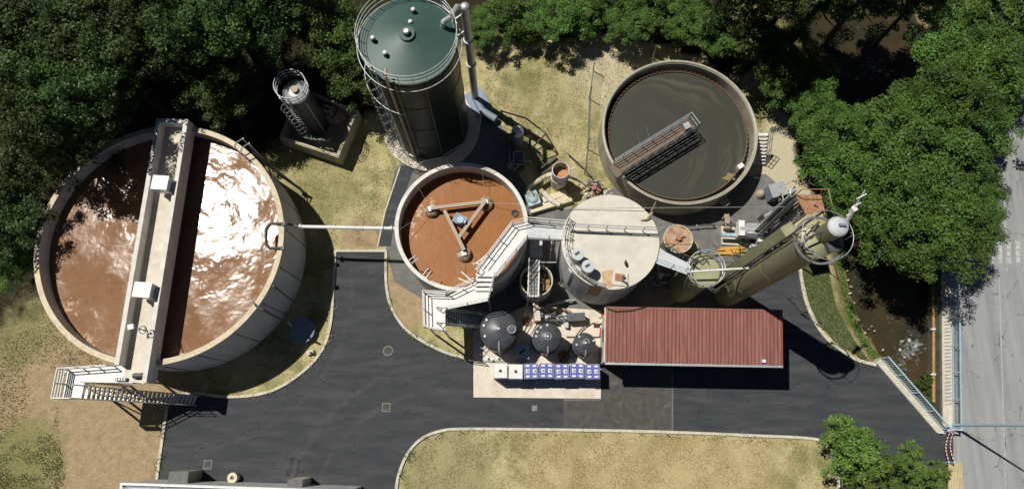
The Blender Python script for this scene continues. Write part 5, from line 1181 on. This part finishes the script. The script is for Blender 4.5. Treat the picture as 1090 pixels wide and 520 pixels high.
# small items on the road
for px,py,s_,lb in ((411,433,.62,'grey square manhole cover in the middle of the asphalt junction'),(221,494,.62,'grey square manhole cover on the asphalt at the lower left'),(569,434,.4,'small dark square manhole cover on the asphalt below the pale slab')):
    q = P3(px,py,.01); t = thing('manhole_cover', lb, 'manhole', q); b = MB(); b.box(q+Vector((0,0,.004)),(s_,s_,.012)); b.build('frame', M['manhole'], t); b = MB(); b.box(q+Vector((0,0,.012)),(s_*.82,s_*.82,.01)); b.build('lid', M['manhole' if px==569 else 'asphalt_old'], t)
q = P3(413,373,.01); t = thing('manhole_cover', 'faint round manhole cover on the asphalt beside the brown soil island', 'manhole', q); MB().cyl(q,.38,0,.014,28).build('frame', M['manhole'], t); MB().cyl(q,.32,.012,.02,28).build('lid', M['asphalt_old'], t)
# building whose parapet shows at the bottom
t = thing('flat_roofed_building', 'dark flat roof edged by a white metal parapet at the bottom left', 'building', P3(250,530,0))
zr = 4.0; r0,r1,r2,r3 = P(128,513,zr+.2),P(372,521,zr+.2),P(372,640,zr+.2),P(122,640,zr+.2)
b = MB(); b.prism(inset([r0,r1,r2,r3],.1), -.1, zr-.05); b.build('wall', M['wallc'], t)
b = MB(); b.sheet(inset([r0,r1,r2,r3],.05), zr); b.build('roof', M['bluegrey'], t)
b = MB(); rr = inset([r0,r1,r2,r3],.09); 
for i in range(4): j=(i+1)%4; b.prism([[r0,r1,r2,r3][i],[r0,r1,r2,r3][j],inset([r0,r1,r2,r3],.16)[j],inset([r0,r1,r2,r3],.16)[i]], zr-.3, zr+.25)
b.build('parapet', M['white'], t)
b = MB(); b.rail([(*inset([r0,r1,r2,r3],.3)[0],zr),(*inset([r0,r1,r2,r3],.3)[1],zr)],.5,.03,2.4,0); b.build('railing', M['steel'], t)
q = P3(190,509,2.2); t = thing('wall_canopy', 'dark grey box canopy sticking out over the asphalt from the flat roofed building', 'canopy', (q.x,q.y,0))
b = MB(); b.box((q.x,q.y,1.1),(1.3,.9,2.2)); b.build('body', M['wallth'], t); b = MB(); b.box((q.x,q.y,2.23),(1.36,.95,.05)); b.build('lid', M['dsteel'], t)
q = P3(314,514,2.2); t = thing('wall_canopy', 'second dark box canopy further right along the flat roofed building', 'canopy', (q.x,q.y,0))
b = MB(); b.box((q.x,q.y,1.1),(1.0,.5,2.2)); b.build('body', M['cream'], t); b = MB(); b.box((q.x,q.y,2.23),(1.05,.55,.05)); b.build('lid', M['dsteel'], t)
q = P3(247,508,.6); t = thing('cable_reel', 'round cream reel with a dark hub beside the flat roofed building', 'reel', (q.x,q.y,0))
b = MB(); b.wall((q.x,q.y),.36,.14,.0,.6,24); b.build('body', M['rim'], t); b = MB(); b.cyl(q,.14,.3,.5,16); b.build('hub', M['dsteel'], t)

# ============================================================ TREES
def leaf_quads(cen, nrm, size, rng, tint):
    n = len(cen); a = rng.normal(size=(n,3)); nrm = nrm+a*.55; nrm /= np.linalg.norm(nrm,axis=1)[:,None]+1e-9
    r = rng.normal(size=(n,3)); u = np.cross(nrm, r); u /= np.linalg.norm(u,axis=1)[:,None]+1e-9; v = np.cross(nrm,u)
    s_ = size*(.6+.8*rng.rand(n))[:,None]; u *= s_; v *= s_*.62
    V = np.stack([cen-u, cen-v*.9+u*.1, cen+u, cen+v*.9+u*.1],1).reshape(-1,3)
    return V, np.repeat(tint,4)
def mesh_np(name, V, tint, m):
    me = bpy.data.meshes.new(name); n = len(V)//4
    me.vertices.add(len(V)); me.vertices.foreach_set('co', V.astype(np.float32).ravel())
    me.loops.add(len(V)); me.loops.foreach_set('vertex_index', np.arange(len(V),dtype=np.int32))
    me.polygons.add(n); me.polygons.foreach_set('loop_start', np.arange(0,4*n,4,dtype=np.int32))
    me.update(calc_edges=True); at = me.attributes.new('tint','FLOAT','POINT'); at.data.foreach_set('value', tint.astype(np.float32))
    me.materials.append(m); return me
def crown_mesh(seed, R, h, squash, nbr, leaves, size, m):
    """crown of many leaf sprays carried on limbs, h = height of the crown centre"""
    rng = np.random.RandomState(seed); cs=[]; ns=[]; ts=[]; limbs=[]
    for i in range(nbr):
        d = rng.normal(size=3); d[2] = d[2]*.8+.25; d /= np.linalg.norm(d)
        lump = 1+.42*noise.noise(Vector((d[0]*1.6+seed*3.1,d[1]*1.6,d[2]*1.6)))*2
        rad = (.45+.52*rng.rand()**.6)*lump; c = d*rad*np.array([R,R,R*squash])
        cr_ = R*(.12+.11*rng.rand()); k = leaves//nbr
        q = rng.normal(size=(k,3)); q /= np.linalg.norm(q,axis=1)[:,None]; rr = (rng.rand(k)**.45)[:,None]
        q2 = q*rr*cr_*np.array([1.25,1.25,.62])
        cs.append(c+q2); nn = q*.6+np.array([0,0,.7]); ns.append(nn)
        ts.append(np.clip(rng.rand()*.65+rng.rand(k)*.35,0,1)); limbs.append(c)
    C_ = np.concatenate(cs)+np.array([0,0,h]); V,T = leaf_quads(C_, np.concatenate(ns), size, rng, np.concatenate(ts))
    return mesh_np('crown', V, T, m), limbs
def trunk_mesh(limbs, R, h, squash, seed):
    rng = random.Random(seed); b = MB(); r0 = R*.075
    b.tube((0,0,-1.5),(0,0,h*.45),r0*1.25,9,r0*.9); b.tube((0,0,h*.45),(.1*R*.3,0,h),r0*.9,8,r0*.45); b.tube((.03*R,0,h),(0,.1,h+R*squash*.6),r0*.45,7,r0*.12)
    for c in limbs[::4]:
        st = Vector((0,0,h*(.45+.4*rng.random()))); e = Vector((c[0]*.85,c[1]*.85,c[2]*.9+h)); mid = st.lerp(e,.5)+Vector((0,0,-.08*R))
        b.tube(st,mid,r0*.42,6,r0*.28); b.tube(mid,e,r0*.28,5,r0*.08)
    return b
PROTO = {}
def proto(key, seed, R, h, squash, nbr, leaves, size, m, name):
    me, limbs = crown_mesh(seed, R, h, squash, nbr, leaves, size, m)
    tb = trunk_mesh(limbs, R, h, squash, seed)
    tm = bpy.data.meshes.new('trunk'); tm.from_pydata(tb.v,[],tb.f); tm.polygons.foreach_set('use_smooth',tb.sm); tm.materials.append(M['bark'])
    PROTO[key] = (me, tm, R, h, name)
for i in range(3): proto('L%d'%i, 10+i, 4.0, 8.0, .80, 105, (17000,13000,22000)[i], (.12,.145,.10)[i], M['leaf'], 'broadleaf_tree')
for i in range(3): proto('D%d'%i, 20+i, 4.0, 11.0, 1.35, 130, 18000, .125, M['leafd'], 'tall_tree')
for i in range(2): proto('B%d'%i, 30+i, 2.2, 2.3, .8, 60, 6500, .10, M['leaf'], 'bush')
for i in range(2): proto('Y%d'%i, 40+i, 2.4, 4.5, .85, 60, 6500, .11, M['leafl'], 'young_tree')
trnd = random.Random(77)
def tree(key, px, py, R, label, zc=None, group=None, cat='tree', zs=1.0):
    me, tm, R0, h0, name = PROTO[key]; s_ = R/R0; zb_ = 0.0
    zc = h0*s_*zs if zc is None else zc
    q = P(px, py, zc); t = thing(name, label, cat, (q.x,q.y,zc-h0*s_*zs), group)
    t.rotation_euler = (0,0,trnd.uniform(0,6.28)); t.scale = (s_,s_,s_*zs)
    for nm, m_ in (('trunk',tm),('crown',me)):
        o = bpy.data.objects.new(nm, m_); col.objects.link(o); o.parent = t
    return t
W = 'dark trees of the wood behind the largest tank'
dark = [(8,12,'dark tree in the very top left corner of the wood'),(52,8,'dark tree second from the top left corner along the top edge'),(96,14,'dark tree on the top edge right of the two corner ones'),
 (140,6,'tall dark tree at the top edge above the largest tank'),(186,14,'dark feathery tree at the top edge above the channel end'),(230,4,'dark tree at the top edge right of the channel end'),(272,16,'black shaded tree at the top edge left of the small dark tank'),
 (14,56,'dark tree on the left photo edge below the corner one'),(62,52,'dark green tree inside the top left of the wood'),(108,58,'dark tree between the top edge and the upper left rim of the largest tank'),(156,36,'deeply shaded tree above the top of the largest tank'),
 (200,40,'drooping dark tree just above the far end of the channel'),(232,30,'black shaded tree right of the far end of the channel'),
 (10,104,'mid green tree on the left edge level with the far end of the channel'),(52,98,'sunlit green tree left of the upper left rim'),(86,108,'dark tree leaning over the upper left rim of the largest tank'),(120,70,'dark tree in deep shade left of the far channel end'),
 (14,150,'green tree on the left edge beside the upper left rim'),(46,146,'dark tree pressed against the upper left rim of the largest tank'),(12,198,'green tree on the left edge halfway down the largest tank'),
 (232,98,'dark low tree behind the right end of the channel'),(8,240,'low green tree on the left edge, last before the open soil')]
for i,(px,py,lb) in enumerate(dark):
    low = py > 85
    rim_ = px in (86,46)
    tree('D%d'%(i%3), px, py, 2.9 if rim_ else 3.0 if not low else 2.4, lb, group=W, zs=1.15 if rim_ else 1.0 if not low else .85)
for px,py,R,k,lb in ((385,44,2.3,'L2','lit green tree whose crown brushes the left rail of the green silo'),(350,28,2.8,'L0','lit green tree filling the gap left of the green silo, upper one'),(372,78,2.2,'L1','lit green tree close against the left side of the green silo'),
    (312,2,2.6,'D2','dark tree at the top edge above the small dark tank'),(12,278,1.7,'L2','rounded green tree at the left edge above the dry grass')):
    tree(k, px, py, R, lb)
# belt of bushes and trees along the top
top = [(512,38,1.7),(540,26,2.2),(566,34,1.9),(592,22,2.3),(618,30,2.1),(646,20,2.4),(668,34,2.0),(694,24,2.3),(716,38,2.0),(738,28,2.2)]
nm = ['bright bush beside the riser pipe of the green silo','second bush along the top, right of the riser pipe','low bush above the dark shade of the dry grass','tall bush at the top centre left of the mesh fence','rounded bush just left of the mesh fence line','large bush above the mesh fence on the dry grass','low bush between the fence and the olive grey tank','tall bush directly above the olive grey tank','low bush touching the shade at the top of the olive grey tank','bush right of the top of the olive grey tank']
for i,((px,py,R),lb) in enumerate(zip(top,nm)): tree('B%d'%(i%2) if i%3 else 'L%d'%(i%3), px, py-9, R*.92, lb, zs=1.0 if i%3 else .75, group='bushes and small trees along the top', cat='bush' if i%3 else 'tree')
mid = [(772,32,2.2,'green tree above the upper right rim of the olive grey tank'),(808,44,2.3,'green tree right of the olive grey tank, left of the stream'),(838,54,2.3,'green tree on the near bank beside the dark stream'),(862,84,1.7,'small green tree leaning over the brown shallows'),(834,86,1.9,'green tree at the edge of the gravel upper right of the tank'),(866,112,2.1,'green tree on the bank between gravel strip and stream'),
 (880,146,2.3,'green tree right of the gravel strip beside the white stair'),(897,178,2.4,'bushy tree above the antenna mast of the tall tower'),(908,138,2.3,'green tree just below the brown stony shallows'),(912,206,2.0,'small tree behind the antenna mast of the tall tower')]
for i,(px,py,R,lb) in enumerate(mid): tree('L%d'%(i%3), px, py, R, lb, zs=.85, group='trees on the near bank of the stream')
big_ = [(1040,48,3.0,'big green tree at the top right beside the grey road'),(1072,14,3.0,'green tree filling the top right corner over the grey road'),(1078,62,2.4,'green tree at the right edge with boughs over the upper road'),(1010,66,2.9,'big green tree right of the brown stony shallows'),(1052,92,3.0,'green tree overhanging the upper grey road'),(1012,112,3.3,'big green tree in the middle of the right hand clump'),(984,118,2.6,'green tree at the left side of the right hand clump'),
 (955,148,3.0,'green tree in the right hand clump just right of the antenna mast height'),(1030,150,3.0,'green tree with boughs over the road above the zebra crossing'),(986,170,3.2,'big green tree at the heart of the right hand clump'),(945,195,2.8,'green tree close right of the antenna mast tip'),(1034,196,2.4,'green tree at the right edge of the clump by the road'),
 (992,216,3.1,'green tree over the stream above the rusty ochre pipe'),(952,240,2.7,'green tree over the stream right of the tall tower head'),(1036,236,2.4,'lowest green tree overhanging the road above the railing'),(988,258,2.8,'lowest green tree over the stream beside the railing')]
for i,(px,py,R,lb) in enumerate(big_): tree('L%d'%(i%3), px, py, R, lb, zc=6.5*R/3.2+.0, group='trees between the stream and the road', zs=.9)
for px,py,R,lb in ((905,480,1.9,'bright young tree at the corner of the dry grass island'),(930,505,1.8,'bright young tree at the bottom edge right of the island corner'),(968,496,1.4,'small bright tree on the asphalt side near the bottom right'),(990,512,1.4,'small bright tree closest to the cream ribbed slab'),(893,462,1.0,'small bright sapling at the top of the corner trees')):
    tree('Y%d'%(int(px)%2), px, py, R, lb, group='bright young trees at the bottom right')
for px,py,R,lb in ((1020,12,1.6,'small bright bush at the top edge above the right hand clump'),(925,2,1.0,'bright bough tip at the top edge over the dark stream')):
    tree('B0', px, py, R, lb, cat='bush', zc=3)
for px,py,R,lb in ((976,412,.55,'leafy bush halfway along the stream side of the pale blue railing'),(990,404,.5,'leafy bush against the ochre pipe near its lower end'),(986,452,.5,'leafy bush where the pale blue railing meets the river wall'),(896,276,.5,'bright leafy bush on the stream edge below the tall tower head'),(912,347,.45,'bright leafy bush just above the pale stones'),(916,365,.45,'small bright bush on the stream edge below the pale stones'),(955,398,.7,'low bush on the stream edge beside the pale blue railing'),(985,440,.8,'low bush in the corner between the railing wall and the lamp'),(903,325,.5,'small bush at the edge of the stream halfway down the green verge'),(998,425,.6,'low bush at the foot of the rusty ochre pipe')):
    tree('B1', px, py, R, lb, cat='bush', zc=-.9)

for px,py,R,lb in ((790,-45,3.0,'tree at the top edge above the bushes, left of the dark stream'),(815,-22,3.4,'tree at the top edge shading the dark stream'),(858,-30,3.4,'tree above the top edge with boughs over the dark stream'),(900,-34,3.4,'tree at the top edge right of the middle of the dark stream'),(945,-36,3.2,'tree at the top edge over the right end of the dark stream'),(982,-6,2.3,'small tree at the top edge between the dark stream and the road')):
    tree('D%d'%(int(px)%3), px, py, R, lb, zs=1.05)

# ============================================================ GROUND COVER
def in_poly(x, y, poly):
    ins = np.zeros(x.shape,bool); n=len(poly)
    for i in range(n):
        x0,y0 = poly[i][:2]; x1,y1 = poly[(i+1)%n][:2]
        if y0 == y1: continue
        ins ^= ((y0>y)!=(y1>y)) & (x < (x1-x0)*(y-y0)/(y1-y0)+x0)
    return ins
def scatter(name, label, cat, poly, n, size, m, seed, up=.8, clump=None, avoid=()):
    rng = np.random.RandomState(seed); pa = np.array([tuple(p)[:2] for p in poly]); lo,hi = pa.min(0),pa.max(0)
    x = lo[0]+(hi[0]-lo[0])*rng.rand(n*3); y = lo[1]+(hi[1]-lo[1])*rng.rand(n*3); k = in_poly(x,y,pa)
    for c,r in avoid: k &= np.hypot(x-c[0],y-c[1]) > r
    if clump:
        v = np.array([noise.noise(Vector((a_*clump,b_*clump,seed))) for a_,b_ in zip(x,y)]); k &= v+rng.rand(len(v))*.5 > .18
    x,y = x[k][:n],y[k][:n]; z = hfun(river_d(x,y))
    N_ = np.zeros((len(x),3)); N_[:,2] = up; N_[:,:2] = rng.normal(size=(len(x),2))*.35
    C_ = np.stack([x,y,z+size*.5+rng.rand(len(x))*size*.8],1); V,T = leaf_quads(C_,N_,size,rng,rng.rand(len(x)))
    o = bpy.data.objects.new(name, mesh_np(name,V,T,m)); col.objects.link(o); tag(o,label,cat,kind='stuff')
scatter('verge_grass','short green grass on the verge between the kerb and the stream','ground cover', pl([(853,288),(876,262),(882,290),(889,325),(910,362),(926,384),(915,380),(888,363),(870,342),(860,318)]), 15000, .06, M['verge'], 3)
scatter('reeds','leafy plants along the foot of the road wall beside the ochre pipe','plants', pl([(978,432),(990,395),(990,330),(1000,300),(1003,450),(996,452)]), 3500, .085, M['leaf'], 14, clump=.6)
scatter('grass','sparse grass and weeds along the stream edge','grass', pl([(894,262),(901,262),(908,300),(916,335),(932,362),(950,385),(1000,440),(1000,450),(950,398),(922,366),(905,335),(898,295)]), 5000, .09, M['leafl'], 4)
tanks = [(C1,R1+.2),(C2,R2+.2),(C3,R3+.1),(C4,R4+1.0)]
scatter('grass_tufts','dry grass tufts on the island at the bottom','grass', pl([(428,530),(430,508),(440,487),(455,468),(490,460),(700,463),(866,471),(878,490),(880,530)]), 14000, .036, M['tuft'], 5, clump=.7)
scatter('grass_tufts','dry grass tufts round the silo and tanks in the upper middle','grass', pl([(300,160),(410,150),(425,180),(402,262),(357,262),(330,230)]), 6000, .036, M['tuft'], 6, clump=.8, avoid=tanks)
scatter('grass_tufts','dry grass tufts on the lawn left of the low tank','grass', pl([(505,62),(700,55),(660,90),(640,190),(600,170),(560,170),(548,150),(520,105)]), 9000, .036, M['tuft'], 7, clump=.8, avoid=tanks)
scatter('weeds','green weeds on the bare soil at the bottom left','weeds', pl([(-20,300),(40,300),(120,400),(60,430),(70,530),(-20,530)]), 7000, .045, M['verge'], 8, clump=.3, avoid=tanks)
scatter('grass_tufts','grass strip beside the kerb of the largest tank','grass', pl([(200,410),(280,410),(330,380),(348,350),(350,290),(330,330),(300,370),(240,400)]), 3000, .036, M['tuft'], 9, clump=.8, avoid=tanks)
def edge_tufts(line, n, m, seed, w_=.22, size=.05):
    rng = np.random.RandomState(seed); pts = np.array([tuple(p)[:2] for p in line]); seg = rng.randint(0,len(pts)-1,n); f = rng.rand(n)[:,None]
    q = pts[seg]*(1-f)+pts[seg+1]*f+rng.normal(size=(n,2))*w_
    v = np.array([noise.noise(Vector((a_*.9,b_*.9,seed))) for a_,b_ in q]); q = q[v > -.05]; n = len(q)
    C_ = np.c_[q, np.full(n,.06)+rng.rand(n)*.12]; N_ = np.c_[rng.normal(size=(n,2))*.5, np.ones(n)*.8]
    V,T = leaf_quads(C_,N_,size,rng,rng.rand(n)); o = bpy.data.objects.new('grass_tufts', mesh_np('grass_tufts',V,T,m)); col.objects.link(o); return o
tag(edge_tufts([p+Vector((0,-.22)) for p in kw3], 2600, M['verge'], 51), 'ragged grass spilling along the kerb of the bottom island','grass',kind='stuff')
tag(edge_tufts(kw1, 1300, M['tuft'], 52), 'ragged dry grass along the kerb beside the largest tank','grass',kind='stuff')
tag(edge_tufts(kw2, 1300, M['verge'], 53), 'ragged grass along the kerb of the small soil island','grass',kind='stuff')
tag(edge_tufts(kw4, 900, M['verge'], 54), 'ragged grass along the kerb of the green verge','grass',kind='stuff')
tag(edge_tufts(left_e, 700, M['verge'], 55), 'ragged grass along the kerb at the bottom left','grass',kind='stuff')
scatter('weeds','bright green weeds in the bottom left corner','weeds', pl([(-20,500),(20,468),(55,462),(72,490),(66,540),(-20,540)]), 2600, .05, M['verge'], 12, clump=1.1)
# stones along the stream
rnd = random.Random(31)
sp = [(925,350),(921,354),(928,347),(918,357),(931,352),(905,312),(906,305),(903,298),(902,288),(908,322),(914,340),(940,372),(924,66),(930,72),(936,76),(918,70),(945,80),(942,74),(912,84),(928,84),(950,76),(960,363),(966,370),(972,377),(958,372),(975,368),(968,362),(963,380)]
where = ['pale boulder in the pile of stones at the stream edge below the green verge','pale stone along the near edge of the stream beside the green verge','pale stone in the brown shallows at the top right','white water worn stone in the foaming rapids beside the ochre pipe']
for i,(px,py) in enumerate(sp):
    z_ = -1.4 if (i > 11) else -1.2; q = P3(px,py,z_); r_ = rnd.uniform(.06,.15)
    g_ = 0 if i<5 else 1 if i<12 else 2 if i<21 else 3
    b = MB(); n=7; rings=[]
    prof = [(.2,-.5),(.8,-.3),(1,.0),(.75,.4),(.3,.55)]
    vs=[]; ph = rnd.random()*6
    for r__,z__ in prof:
        for k_ in range(n): a_ = 2*math.pi*k_/n; rr_ = r_*r__*(1+.3*math.sin(a_*2+ph)); vs.append((q.x+rr_*math.cos(a_)*1.3,q.y+rr_*math.sin(a_),q.z+z__*r_))
    fs=[(j*n+k_,j*n+(k_+1)%n,(j+1)*n+(k_+1)%n,(j+1)*n+k_) for j in range(4) for k_ in range(n)]+[tuple(4*n+k_ for k_ in range(n))]
    b.add(vs,fs,True); o = b.build('stone', M['stone']); tag(o, where[g_], 'stone', ['stones piled at the stream edge','stones along the near bank','stones in the brown shallows','stones in the rapids'][g_])
